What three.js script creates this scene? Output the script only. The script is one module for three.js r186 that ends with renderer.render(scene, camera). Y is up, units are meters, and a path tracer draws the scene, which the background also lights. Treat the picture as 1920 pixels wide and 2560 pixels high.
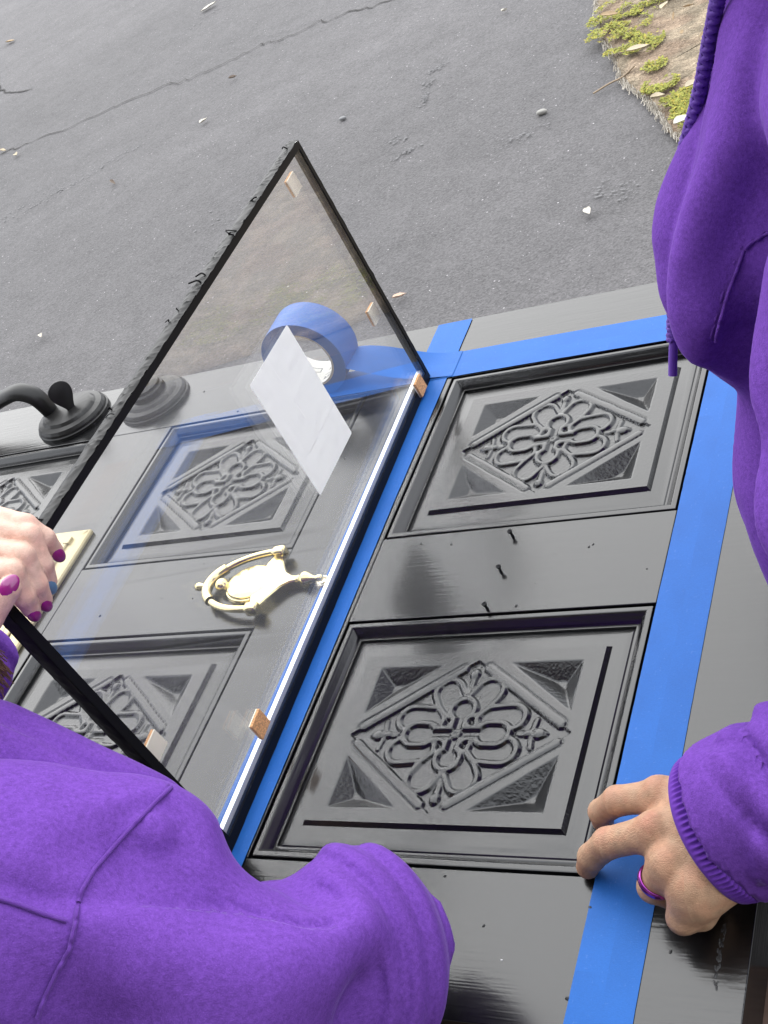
import * as THREE from 'three';
import { mergeGeometries, mergeVertices, toCreasedNormals } from 'three/addons/utils/BufferGeometryUtils.js';
import { RoundedBoxGeometry } from 'three/addons/geometries/RoundedBoxGeometry.js';

// ------------------------------------------------------------------ camera
const scene = new THREE.Scene();
const DOOR_Y = 0.8;                                   // height of the door's upper face above the driveway
const camera = new THREE.PerspectiveCamera(44.2, 0.75, 0.02, 400);
camera.position.set(0, 1.6, 0);
{
  const right = new THREE.Vector3(0.85159, -0.42529, -0.30646), up = new THREE.Vector3(0.09724, 0.70264, -0.70487), back = new THREE.Vector3(0.51511, 0.57046, 0.63972);
  camera.quaternion.setFromRotationMatrix(new THREE.Matrix4().makeBasis(right, up, back));
}
camera.updateMatrixWorld();

// ------------------------------------------------------------------ sky: even overcast, brightest overhead
let seed = 7;
const rnd = () => { seed = (seed * 1664525 + 1013904223) >>> 0; return seed / 4294967296; };
function hash(x, y, z) { let h = (x * 374761393 + y * 668265263 + z * 1274126177) | 0; h = Math.imul(h ^ (h >>> 13), 1274126177); return ((h ^ (h >>> 16)) >>> 0) / 4294967296; }
function noise3(x, y, z, px = 0, py = 0) {
  const X = Math.floor(x), Y = Math.floor(y), Z = Math.floor(z); const fx = x - X, fy = y - Y, fz = z - Z;
  const u = fx * fx * (3 - 2 * fx), v = fy * fy * (3 - 2 * fy), w = fz * fz * (3 - 2 * fz);
  const wx = (k) => px ? ((k % px) + px) % px : k, wy = (k) => py ? ((k % py) + py) % py : k;
  const H = (i, j, k) => hash(wx(X + i), wy(Y + j), Z + k);
  const L = (a, b, t) => a + (b - a) * t;
  return L(L(L(H(0, 0, 0), H(1, 0, 0), u), L(H(0, 1, 0), H(1, 1, 0), u), v), L(L(H(0, 0, 1), H(1, 0, 1), u), L(H(0, 1, 1), H(1, 1, 1), u), v), w);
}
function fbm(x, y, z, o = 4) { let a = 0.5, s = 0, n = 0; for (let i = 0; i < o; i++) { s += a * noise3(x, y, z); n += a; x *= 2.03; y *= 2.03; z *= 2.03; a *= 0.5; } return s / n; }
{
  const W = 256, Hh = 128, d = new Float32Array(W * Hh * 4);
  for (let j = 0; j < Hh; j++) for (let i = 0; i < W; i++) {
    const el = ((j + 0.5) / Hh - 0.5) * Math.PI, az = (i + 0.5) / W * Math.PI * 2, s = Math.max(Math.sin(el), 0);
    const x = Math.cos(el) * Math.cos(az), y = Math.sin(el), z = Math.cos(el) * Math.sin(az);
    let L = (2.4 + 0.9 * s) / 3.1;
    L *= 0.9 + 0.2 * fbm(x * 2.2 + 5, y * 3.5 + 9, z * 2.2 + 3, 4);
    const k = (j * W + i) * 4;
    d[k] = L * 0.955; d[k + 1] = L * 0.99; d[k + 2] = L * 1.05; d[k + 3] = 1;
  }
  const t = new THREE.DataTexture(d, W, Hh, THREE.RGBAFormat, THREE.FloatType);
  t.mapping = THREE.EquirectangularReflectionMapping; t.magFilter = THREE.LinearFilter; t.minFilter = THREE.LinearFilter; t.needsUpdate = true;
  scene.background = t; scene.environment = t;
}
const sun = new THREE.DirectionalLight(0xfffcf6, 0.8);
sun.position.set(-5.4, 6.8, -8.0); sun.target.position.set(-0.6, 0.8, -0.8);
sun.castShadow = true; sun.shadow.radius = 120; sun.shadow.mapSize.set(2048, 2048);
{ const c = sun.shadow.camera; c.left = -5; c.right = 5; c.top = 5; c.bottom = -5; c.near = 0.5; c.far = 30; }
scene.add(sun, sun.target);

const renderer = new THREE.WebGLRenderer({ antialias: true });
renderer.setSize(768, 1024);
renderer.toneMapping = THREE.LinearToneMapping;
renderer.toneMappingExposure = 2.65;
renderer.shadowMap.enabled = true;

// ------------------------------------------------------------------ helpers
const V3 = (x, y, z) => new THREE.Vector3(x, y, z);
const used = {};
function numbered(n) { if (!(n in used)) { used[n] = 0; return n; } used[n]++; return n + '_' + String(used[n]).padStart(3, '0'); }
function tag(o, label, category, group, kind) { if (label) o.userData.label = label; if (category) o.userData.category = category; if (group) o.userData.group = group; if (kind) o.userData.kind = kind; return o; }
function base(name, [x, y, z], label, category, group) { const o = new THREE.Group(); o.name = numbered(name); o.position.set(x, y, z); scene.add(o); tag(o, label, category, group); return o; }
function mesh(name, geo, mat, parent) { const m = new THREE.Mesh(geo, mat); m.name = parent ? name : numbered(name); m.castShadow = m.receiveShadow = true; (parent || scene).add(m); return m; }
const lin = (r, g, b) => new THREE.Color().setRGB(r, g, b);
function dataTex(W, H, fn, { color = false, repeat = [1, 1], ch = 1 } = {}) {
  const d = new Uint8Array(W * H * 4), o = [0, 0, 0];
  for (let j = 0; j < H; j++) for (let i = 0; i < W; i++) {
    const r = fn(i, j, o), k = (j * W + i) * 4;
    if (r === undefined) { d[k] = Math.max(0, Math.min(255, o[0])); d[k + 1] = Math.max(0, Math.min(255, o[1])); d[k + 2] = Math.max(0, Math.min(255, o[2])); }
    else d[k] = d[k + 1] = d[k + 2] = Math.max(0, Math.min(255, r));
    d[k + 3] = 255;
  }
  const t = new THREE.DataTexture(d, W, H, THREE.RGBAFormat); t.wrapS = t.wrapT = THREE.RepeatWrapping; t.magFilter = THREE.LinearFilter; t.minFilter = THREE.LinearMipmapLinearFilter; t.generateMipmaps = true;
  if (color) t.colorSpace = THREE.SRGBColorSpace; t.repeat.set(...repeat); t.needsUpdate = true; return t;
}
const s8 = (v) => { v = Math.max(0, Math.min(1, v)); return 255 * (v <= 0.0031308 ? 12.92 * v : 1.055 * Math.pow(v, 1 / 2.4) - 0.055); };
function boxUV(geo, s = 1) {   // uv in metres from the dominant axis of each face
  const g = geo.index ? geo.toNonIndexed() : geo, p = g.attributes.position, uv = new Float32Array(p.count * 2), a = V3(), b = V3(), c = V3();
  for (let i = 0; i < p.count; i += 3) {
    a.fromBufferAttribute(p, i); b.fromBufferAttribute(p, i + 1); c.fromBufferAttribute(p, i + 2);
    const n = b.clone().sub(a).cross(c.clone().sub(a)); const ax = Math.abs(n.x), ay = Math.abs(n.y), az = Math.abs(n.z);
    [a, b, c].forEach((v, k) => { const o = (i + k) * 2; if (ay >= ax && ay >= az) { uv[o] = v.x * s; uv[o + 1] = v.z * s; } else if (ax >= az) { uv[o] = v.z * s; uv[o + 1] = v.y * s; } else { uv[o] = v.x * s; uv[o + 1] = v.y * s; } });
  }
  g.setAttribute('uv', new THREE.BufferAttribute(uv, 2)); return g;
}
function tube(pts, r, seg = 24, rad = 8, closed = false) { return new THREE.TubeGeometry(new THREE.CatmullRomCurve3(pts.map((p) => p.isVector3 ? p : V3(...p)), closed), seg, r, rad, closed); }
function xf(g, pos = [0, 0, 0], rot = [0, 0, 0], sc = [1, 1, 1]) { g.applyMatrix4(new THREE.Matrix4().compose(V3(...pos), new THREE.Quaternion().setFromEuler(new THREE.Euler(...rot)), V3(...sc))); return g; }

// ------------------------------------------------------------------ signed-distance modelling (surface nets)
function sdfMesh(f, min, max, cell, uvScale = 1, flip = false) {
  const nx = Math.ceil((max[0] - min[0]) / cell) + 1, ny = Math.ceil((max[1] - min[1]) / cell) + 1, nz = Math.ceil((max[2] - min[2]) / cell) + 1;
  const F = new Float32Array(nx * ny * nz); let q = 0;
  for (let k = 0; k < nz; k++) for (let j = 0; j < ny; j++) {
    let skip = 0;
    for (let i = 0; i < nx; i++, q++) {
      if (skip > 0) { F[q] = F[q - 1] > 0 ? 1 : -1; skip--; continue; }
      const v = f(min[0] + i * cell, min[1] + j * cell, min[2] + k * cell); F[q] = v;
      const a = Math.abs(v); if (a > 12 * cell) skip = Math.floor(a / cell * 0.5) - 4;
    }
  }
  const id = new Int32Array(nx * ny * nz).fill(-1), P = [], at = (i, j, k) => (k * ny + j) * nx + i;
  const E = [[0, 1], [2, 3], [4, 5], [6, 7], [0, 2], [1, 3], [4, 6], [5, 7], [0, 4], [1, 5], [2, 6], [3, 7]];
  for (let k = 0; k < nz - 1; k++) for (let j = 0; j < ny - 1; j++) for (let i = 0; i < nx - 1; i++) {
    const b = at(i, j, k), c = [F[b], F[b + 1], F[b + nx], F[b + nx + 1], F[b + nx * ny], F[b + nx * ny + 1], F[b + nx * ny + nx], F[b + nx * ny + nx + 1]];
    let m = 0; for (let e = 0; e < 8; e++) if (c[e] < 0) m |= 1 << e; if (m === 0 || m === 255) continue;
    let sx = 0, sy = 0, sz = 0, n = 0;
    for (const [a, d] of E) { if ((c[a] < 0) === (c[d] < 0)) continue; const t = c[a] / (c[a] - c[d]); sx += (a & 1) + t * ((d & 1) - (a & 1)); sy += ((a >> 1) & 1) + t * (((d >> 1) & 1) - ((a >> 1) & 1)); sz += (a >> 2) + t * ((d >> 2) - (a >> 2)); n++; }
    id[b] = P.length / 3; P.push(min[0] + (i + sx / n) * cell, min[1] + (j + sy / n) * cell, min[2] + (k + sz / n) * cell);
  }
  const I = [], quad = (a, b, c, d, s) => { if (a < 0 || b < 0 || c < 0 || d < 0) return; if (s) I.push(a, b, c, a, c, d); else I.push(a, c, b, a, d, c); };
  for (let k = 1; k < nz - 1; k++) for (let j = 1; j < ny - 1; j++) for (let i = 1; i < nx - 1; i++) {
    const b = at(i, j, k), v = F[b] < 0;
    if (v !== F[b + 1] < 0) quad(id[at(i, j - 1, k - 1)], id[at(i, j, k - 1)], id[at(i, j, k)], id[at(i, j - 1, k)], v);
    if (v !== F[b + nx] < 0) quad(id[at(i - 1, j, k - 1)], id[at(i - 1, j, k)], id[at(i, j, k)], id[at(i, j, k - 1)], v);
    if (v !== F[b + nx * ny] < 0) quad(id[at(i - 1, j - 1, k)], id[at(i, j - 1, k)], id[at(i, j, k)], id[at(i - 1, j, k)], v);
  }
  const N = new Float32Array(P.length), e = cell * 0.4;
  for (let i = 0; i < P.length; i += 3) {
    const x = P[i], y = P[i + 1], z = P[i + 2]; let a = f(x + e, y, z) - f(x - e, y, z), b = f(x, y + e, z) - f(x, y - e, z), c = f(x, y, z + e) - f(x, y, z - e); const l = Math.hypot(a, b, c) || 1;
    N[i] = a / l; N[i + 1] = b / l; N[i + 2] = c / l;
  }
  const g = new THREE.BufferGeometry(); g.setAttribute('position', new THREE.BufferAttribute(new Float32Array(P), 3)); g.setAttribute('normal', new THREE.BufferAttribute(N, 3)); g.setIndex(I);
  return boxUV(g, uvScale);
}
const smin = (a, b, k) => { const h = Math.max(k - Math.abs(a - b), 0) / k; return Math.min(a, b) - h * h * k * 0.25; };
const smax = (a, b, k) => -smin(-a, -b, k);
function cap(x, y, z, A, B) {      // tapered capsule: A, B = [x, y, z, r]
  const bx = B[0] - A[0], by = B[1] - A[1], bz = B[2] - A[2], px = x - A[0], py = y - A[1], pz = z - A[2], L = bx * bx + by * by + bz * bz;
  let t = L ? (px * bx + py * by + pz * bz) / L : 0; t = t < 0 ? 0 : t > 1 ? 1 : t;
  const dx = px - bx * t, dy = py - by * t, dz = pz - bz * t; return Math.sqrt(dx * dx + dy * dy + dz * dz) - (A[3] + (B[3] - A[3]) * t);
}
function chain(x, y, z, pts) { let d = 1e9; for (let i = 0; i < pts.length - 1; i++) d = Math.min(d, cap(x, y, z, pts[i], pts[i + 1])); return d; }

// ------------------------------------------------------------------ materials
const brush = dataTex(1024, 1024, (i, j) => {     // brush strokes in the paint, running along u
  const a = noise3(i / 96, j / 3.2, 1, 0, 320), b = noise3(i / 40, j / 7, 2), c = noise3(i / 150, j / 22, 3), d = noise3(i / 5, j / 3, 4), w = Math.min(i, 1023 - i) / 90, k = Math.min(1, w);
  return 128 + k * ((a - 0.5) * 90 + (b - 0.5) * 60 + (c - 0.5) * 80 + (d - 0.5) * 34);
}, { repeat: [2.5, 2.5] });
const paint = new THREE.MeshPhysicalMaterial({ color: lin(0.0026, 0.0027, 0.0031), ior: 1.6, roughness: 0.22, bumpMap: brush, bumpScale: 0.00016, specularIntensity: 1 });
const brushX = brush.clone(); brushX.rotation = Math.PI / 2; brushX.needsUpdate = true;
const paintX = paint.clone(); paintX.bumpMap = brushX;
const carveBump = dataTex(512, 512, (i, j) => 128 + (noise3(i / 3, j / 3, 5) - 0.5) * 60 + (noise3(i / 9, j / 6, 6) - 0.5) * 110, { repeat: [9, 9] });
const paintCarved = paint.clone(); paintCarved.bumpMap = carveBump; paintCarved.bumpScale = 0.0002; paintCarved.roughness = 0.25;
const tapeTex = dataTex(512, 512, (i, j) => 128 + (noise3(i / 1.6, j / 9, 1) - 0.5) * 90 + (noise3(i / 5, j / 5, 2) - 0.5) * 60, { repeat: [16, 16] });
const tapeCol = dataTex(512, 512, (i, j, o) => { const v = 1 + (noise3(i / 2, j / 2, 3) - 0.5) * 0.10 + (noise3(i / 60, j / 60, 4) - 0.5) * 0.12; const fleck = noise3(i / 5, j / 5, 9) > 0.93 ? 0.022 : 0; o[0] = s8(0.018 * v + fleck); o[1] = s8(0.120 * v + fleck); o[2] = s8(0.42 * v + fleck); }, { color: true, repeat: [5, 5] });
const tapeMat = new THREE.MeshPhysicalMaterial({ map: tapeCol, roughness: 0.55, specularIntensity: 0.42, bumpMap: tapeTex, bumpScale: 0.00012 });
const tapeRollMat = new THREE.MeshPhysicalMaterial({ color: lin(0.0185, 0.1147, 0.4070), roughness: 0.45, specularIntensity: 0.6 });
// ------------------------------------------------------------------ ground
const asphTex = dataTex(2048, 2048, (i, j, o) => {
  const g = noise3(i / 2.2, j / 2.2, 1, 0, 0), g2 = noise3(i / 4.6, j / 4.6, 2), m = noise3(i / 64, j / 64, 3, 32, 32), m2 = noise3(i / 16, j / 16, 8, 128, 128), f = hash(i, j, 5);
  let v = 0.099 * (1 + (g - 0.5) * 0.52 + (g2 - 0.5) * 0.42 + (m - 0.5) * 0.18 + (m2 - 0.5) * 0.14 + (f - 0.5) * 0.25);
  const cellx = Math.floor(i / 6), celly = Math.floor(j / 6), h = hash(cellx, celly, 11);
  if (h > 0.98) { const cx = (cellx + 0.3 + 0.4 * hash(cellx, celly, 12)) * 6, cy = (celly + 0.3 + 0.4 * hash(cellx, celly, 13)) * 6, r = 0.8 + 1.5 * hash(cellx, celly, 14) ** 2; if (Math.hypot(i - cx, (j - cy) * (0.7 + 0.6 * h)) < r) v = 0.21 + 0.4 * hash(cellx, celly, 15) ** 2; }
  o[0] = s8(v * 1.03); o[1] = s8(v * 0.975); o[2] = s8(v * 0.985);
}, { color: true, repeat: [0.4, 0.4] });
const asphBump = dataTex(1024, 1024, (i, j) => 128 + (noise3(i / 2.3, j / 2.3, 1) - 0.5) * 140 + (noise3(i / 6, j / 6, 2) - 0.5) * 130, { repeat: [0.8, 0.8] });
const asphMat = new THREE.MeshStandardMaterial({ map: asphTex, roughness: 0.82, bumpMap: asphBump, bumpScale: 0.0024, vertexColors: true });
function groundSheet(x0, x1, z0, z1, n, m, hf, cf) {
  const g = new THREE.PlaneGeometry(1, 1, n, m); const p = g.attributes.position, uv = g.attributes.uv, col = new Float32Array(p.count * 3);
  for (let i = 0; i < p.count; i++) { const x = x0 + (p.getX(i) + 0.5) * (x1 - x0), z = z0 + (0.5 - p.getY(i)) * (z1 - z0); p.setXYZ(i, x, hf(x, z), z); uv.setXY(i, x, z); const c = cf(x, z); col.set(c, i * 3); }
  g.setAttribute('color', new THREE.BufferAttribute(col, 3)); g.computeVertexNormals(); return g;
}
{
  const patch = (x, z) => { let c = 0.92 + 0.22 * (fbm(x * 0.55 + 3, z * 0.55, 1, 4) - 0.5) * 2; const s = fbm(x * 1.2 + z * 1.9, (z - x * 0.6) * 0.35, 7, 3); c *= 1 + 0.28 * Math.max(0, s - 0.52) * 2; return [c, c, c]; };
  const g = groundSheet(-60, 40, -60, 40, 8, 8, () => -0.012, () => [0.95, 0.95, 0.95]);
  const outer = mesh('ground', g, asphMat); tag(outer, 'plain grey asphalt running on around the driveway', 'ground', null, 'structure');
  const d = mesh('driveway', groundSheet(-12, 3, -12, 3, 220, 220, (x, z) => 0.006 * (fbm(x * 0.8, z * 0.8, 4, 3) - 0.5), patch), asphMat);
  tag(d, 'grey asphalt driveway with a long thin crack', 'driveway', null, 'structure');
  // the long crack, a narrow ragged opening filled with dark grit
  const ribbon = (pts, w, wj, sub, s) => {
    const c = new THREE.CatmullRomCurve3(pts.map(([x, z]) => V3(x, 0, z))), P = [], I = []; const n = pts.length * sub;
    for (let i = 0; i <= n; i++) { const p = c.getPoint(i / n), t = c.getTangent(i / n), jx = (noise3(i * 0.6, s, 1) - 0.5) * 0.05 + (noise3(i * 0.17, s, 3) - 0.5) * 0.08, ww = w * (0.35 + wj * noise3(i * 0.8, s, 2)) * Math.min(1, i / 3, (n - i) / 3 + 0.05); const nx = -t.z, nz = t.x; P.push(p.x + nx * (jx - ww), 0.0048, p.z + nz * (jx - ww), p.x + nx * (jx + ww), 0.0048, p.z + nz * (jx + ww)); if (i) { const k = i * 2; I.push(k - 2, k, k - 1, k - 1, k, k + 1); } }
    const g2 = new THREE.BufferGeometry(); g2.setAttribute('position', new THREE.BufferAttribute(new Float32Array(P), 3)); g2.setIndex(I); g2.computeVertexNormals(); return g2;
  };
  const grit = new THREE.MeshStandardMaterial({ color: lin(0.0374, 0.0340, 0.0323), roughness: 1 });
  mesh('crack', ribbon([[-6.2, -4.9], [-5.6, -4.99], [-4.95, -4.95], [-4.65, -4.95], [-4.32, -5.0], [-4.15, -5.03], [-3.9, -5.06], [-3.72, -5.1], [-3.54, -5.12], [-3.38, -5.2], [-3.23, -5.17], [-3.05, -5.18], [-2.87, -5.17], [-2.65, -5.14], [-2.4, -5.2], [-1.9, -5.15], [-1.5, -5.25]], 0.0042, 1.0, 9, 3), grit, d);
  mesh('crack', ribbon([[-6.3, -6.6], [-6.0, -6.35], [-5.6, -6.0], [-5.3, -5.85]], 0.006, 1, 9, 8), grit, d);
  mesh('crack', ribbon([[-7.4, -9.0], [-7.0, -8.7], [-6.4, -8.3], [-5.9, -8.1], [-5.2, -7.9]], 0.008, 1, 9, 12), grit, d);
  // pale scuffs and dried splashes: many little flakes of pale dust pressed in the surface
  const dust = new THREE.MeshStandardMaterial({ color: lin(0.1700, 0.1666, 0.1666), roughness: 1 });
  const scuff = (cx, cz, len, wid, ang, n) => { const P = []; for (let i = 0; i < n; i++) { const u = (rnd() + rnd() - 1) * len, v = (rnd() + rnd() - 1) * wid, x = cx + u * Math.cos(ang) - v * Math.sin(ang), z = cz + u * Math.sin(ang) + v * Math.cos(ang), r = 0.0012 + 0.0035 * rnd() ** 2, a0 = rnd() * 6; for (let k = 0; k < 5; k++) { const a = a0 + k * 1.2566, b = a0 + (k + 1) * 1.2566; P.push(x, 0.0042, z, x + r * 1.7 * Math.cos(b), 0.0042, z + r * Math.sin(b), x + r * 1.7 * Math.cos(a), 0.0042, z + r * Math.sin(a)); } } const g2 = new THREE.BufferGeometry(); g2.setAttribute('position', new THREE.BufferAttribute(new Float32Array(P), 3)); g2.computeVertexNormals(); tag(mesh('scuff', g2, dust, d), null, null, null, 'stuff'); };
  scuff(-2.08, -4.22, 0.06, 0.03, -0.3, 60); scuff(-2.08, -4.09, 0.05, 0.03, 1.2, 34); scuff(-2.06, -3.98, 0.07, 0.02, 1.3, 60); scuff(-2.07, -3.69, 0.05, 0.04, 0.4, 40); scuff(-2.0, -3.58, 0.07, 0.025, -0.6, 60); scuff(-1.13, -2.97, 0.12, 0.07, 0.8, 50); scuff(-1.55, -3.45, 0.14, 0.05, -0.3, 40);
  scuff(-4.0, -4.2, 0.5, 0.05, -0.6, 160); scuff(-4.4, -4.0, 0.35, 0.05, -0.6, 120); scuff(-4.1, -5.9, 0.7, 0.10, -0.8, 150); scuff(-1.9, -4.75, 0.08, 0.04, 0.9, 30); scuff(-2.7, -3.5, 0.4, 0.2, 0, 50); scuff(-3.5, -5.3, 0.6, 0.1, 0.1, 90);
}
// soil bed with a ragged pale rim of dry roots where it meets the asphalt
const soilEdge = [[-1.62, -5.2], [-1.52, -4.7], [-1.48, -4.38], [-1.44, -4.19], [-1.39, -4.02], [-1.3, -3.81], [-1.23, -3.61], [-1.14, -3.47], [-1.06, -3.31], [-1.0, -3.19], [-0.92, -3.09], [-0.8, -3.0], [-0.6, -2.9], [-0.3, -2.82], [0.2, -2.75], [1, -2.7], [2.2, -2.75], [4, -2.6]];
{
  const edgeC = new THREE.CatmullRomCurve3(soilEdge.map(([x, z]) => V3(x, 0, z)));
  const soilTex = dataTex(1024, 1024, (i, j, o) => {
    const a = noise3(i / 3, j / 3, 1), b = noise3(i / 9, j / 9, 2), c = noise3(i / 40, j / 40, 3), e = noise3(i / 90, j / 90, 4); let v = 0.6 + 0.5 * a + 0.35 * b;
    let r = 0.205, g = 0.164, bl = 0.112; const t = Math.max(0, Math.min(1, (c - 0.4) * 3)); r += 0.095 * t; g += 0.073 * t; bl += 0.052 * t; const u = Math.max(0, Math.min(1, (e - 0.5) * 4)); r += u * 0.012; g -= u * 0.008; bl -= u * 0.006;
    if (hash(i >> 2, j >> 2, 7) > 0.985) v *= 1.7; o[0] = s8(r * v); o[1] = s8(g * v); o[2] = s8(bl * v);
  }, { color: true, repeat: [1, 1] });
  const soilMat = new THREE.MeshStandardMaterial({ map: soilTex, roughness: 1, bumpMap: dataTex(512, 512, (i, j) => 128 + (noise3(i / 3, j / 3, 1) - 0.5) * 120 + (noise3(i / 12, j / 12, 2) - 0.5) * 120, { repeat: [1.5, 1.5] }), bumpScale: 0.012 });
  const n = 260, rows = 40, P = [], UV = [], I = [];
  for (let i = 0; i <= n; i++) {
    const p = edgeC.getPoint(i / n), w = (fbm(i * 0.35, 3, 1, 3) - 0.5) * 0.07; const tx = 7.5, tz = -9.5;
    for (let j = 0; j <= rows; j++) { const s = (j / rows) ** 1.9, x = p.x + w * 0.7 + (tx - p.x) * s, z = p.z + w * 0.7 + (tz - p.z) * s; const h = j === 0 ? 0.002 : 0.012 + 0.03 * Math.min(1, j / 10) + 0.03 * (fbm(x * 4, z * 4, 2, 4) - 0.4); P.push(x, h, z); UV.push(x, z); if (i && j) { const a = i * (rows + 1) + j; I.push(a, a - 1, a - rows - 1, a - 1, a - rows - 2, a - rows - 1); } }
  }
  const g = new THREE.BufferGeometry(); g.setAttribute('position', new THREE.BufferAttribute(new Float32Array(P), 3)); g.setAttribute('uv', new THREE.BufferAttribute(new Float32Array(UV), 2)); g.setIndex(I); g.computeVertexNormals();
  if (g.attributes.normal.getY(500) < 0) { g.setIndex(I.map((_, k) => I[k - (k % 3) + [0, 2, 1][k % 3]])); g.computeVertexNormals(); }
  const soil = mesh('soil_bed', g, soilMat); tag(soil, 'bare brown soil bed with moss along its edge', 'soil', null, 'structure');
  // pale dry fibres along the rim
  const fib = []; const fm = new THREE.MeshStandardMaterial({ color: lin(0.62, 0.57, 0.49), roughness: 1 });
  for (let i = 0; i < 1500; i++) { const t = rnd() * 0.72, p = edgeC.getPoint(t), q = edgeC.getTangent(t), a = (rnd() - 0.5) * 2.2 + Math.atan2(q.z, q.x), l = 0.003 + 0.008 * rnd(), o = (rnd() + rnd() - 1) * 0.014, x = p.x - q.z * o, z = p.z + q.x * o; const c = tube([[x, 0.008 + 0.006 * rnd(), z], [x + l * 0.5 * Math.cos(a), 0.012 + 0.012 * rnd(), z + l * 0.5 * Math.sin(a)], [x + l * Math.cos(a + 0.4), 0.009, z + l * Math.sin(a + 0.4)]], 0.0008 + 0.0012 * rnd(), 2, 3); fib.push(c); }
  tag(mesh('dry_roots', mergeGeometries(fib), fm), 'pale dry root fibres along the edge of the soil bed', 'roots', null, 'stuff');
  // moss tufts: dense little leaflets
  const leaf = (P, N, x, y, z, s, a, t) => { const c = Math.cos(a), d = Math.sin(a), ct = Math.cos(t), st = Math.sin(t); P.push(x, y, z, x + s * (c * ct * 0.5 - d * 0.35), y + s * st * 0.5, z + s * (d * ct * 0.5 + c * 0.35), x + s * c * ct, y + s * st, z + s * d * ct, x, y, z, x + s * c * ct, y + s * st, z + s * d * ct, x + s * (c * ct * 0.5 + d * 0.35), y + s * st * 0.5, z + s * (d * ct * 0.5 - c * 0.35)); };
  const MP = [], MC = [];
  const tufts = [[-1.33, -4.13, 0.13, 2600], [-1.31, -3.97, 0.11, 2000], [-1.23, -3.81, 0.10, 2200], [-1.09, -3.49, 0.055, 1400], [-1.13, -3.63, 0.04, 350], [-1.0, -3.36, 0.07, 1700], [-0.99, -3.29, 0.05, 1000], [-1.22, -4.14, 0.08, 400], [-0.95, -3.2, 0.04, 250], [-0.75, -3.3, 0.2, 900], [0.1, -3.4, 0.4, 7000], [0.7, -3.6, 0.5, 10000], [0.9, -3.2, 0.4, 7000], [0.3, -3.9, 0.4, 7000], [-0.3, -4.0, 0.3, 900], [1.3, -4.2, 0.6, 9000], [0.5, -3.0, 0.25, 3000], [1.6, -3.4, 0.5, 8000]];
  for (const [cx, cz, R, n2] of tufts) for (let i = 0; i < n2; i++) {
    const a = rnd() * 6.283, r = R * Math.sqrt(rnd()), x = cx + r * Math.cos(a), z = cz + r * Math.sin(a); if (fbm(x * 26, z * 26, 5, 2) < 0.47 - 0.05 * (1 - r / R)) continue;
    leaf(MP, null, x, 0.03 + 0.028 * (fbm(x * 4, z * 4, 2, 4) - 0.4) + 0.005 * rnd(), z, 0.006 + 0.007 * rnd(), rnd() * 6.283, rnd() * 0.5); const k = 0.7 + 0.6 * rnd(), y = rnd() < 0.2 ? 0.7 : 0; for (let q2 = 0; q2 < 6; q2++) MC.push((0.255 + 0.12 * y) * k, (0.262 + 0.03 * y) * k, 0.050 * k);
  }
  const mg = new THREE.BufferGeometry(); mg.setAttribute('position', new THREE.BufferAttribute(new Float32Array(MP), 3)); mg.setAttribute('color', new THREE.BufferAttribute(new Float32Array(MC), 3)); mg.computeVertexNormals();
  tag(mesh('moss', mg, new THREE.MeshStandardMaterial({ vertexColors: true, roughness: 0.95, side: THREE.DoubleSide })), 'yellow green moss tufts growing on the soil bed', 'moss', null, 'stuff');
}
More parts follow.
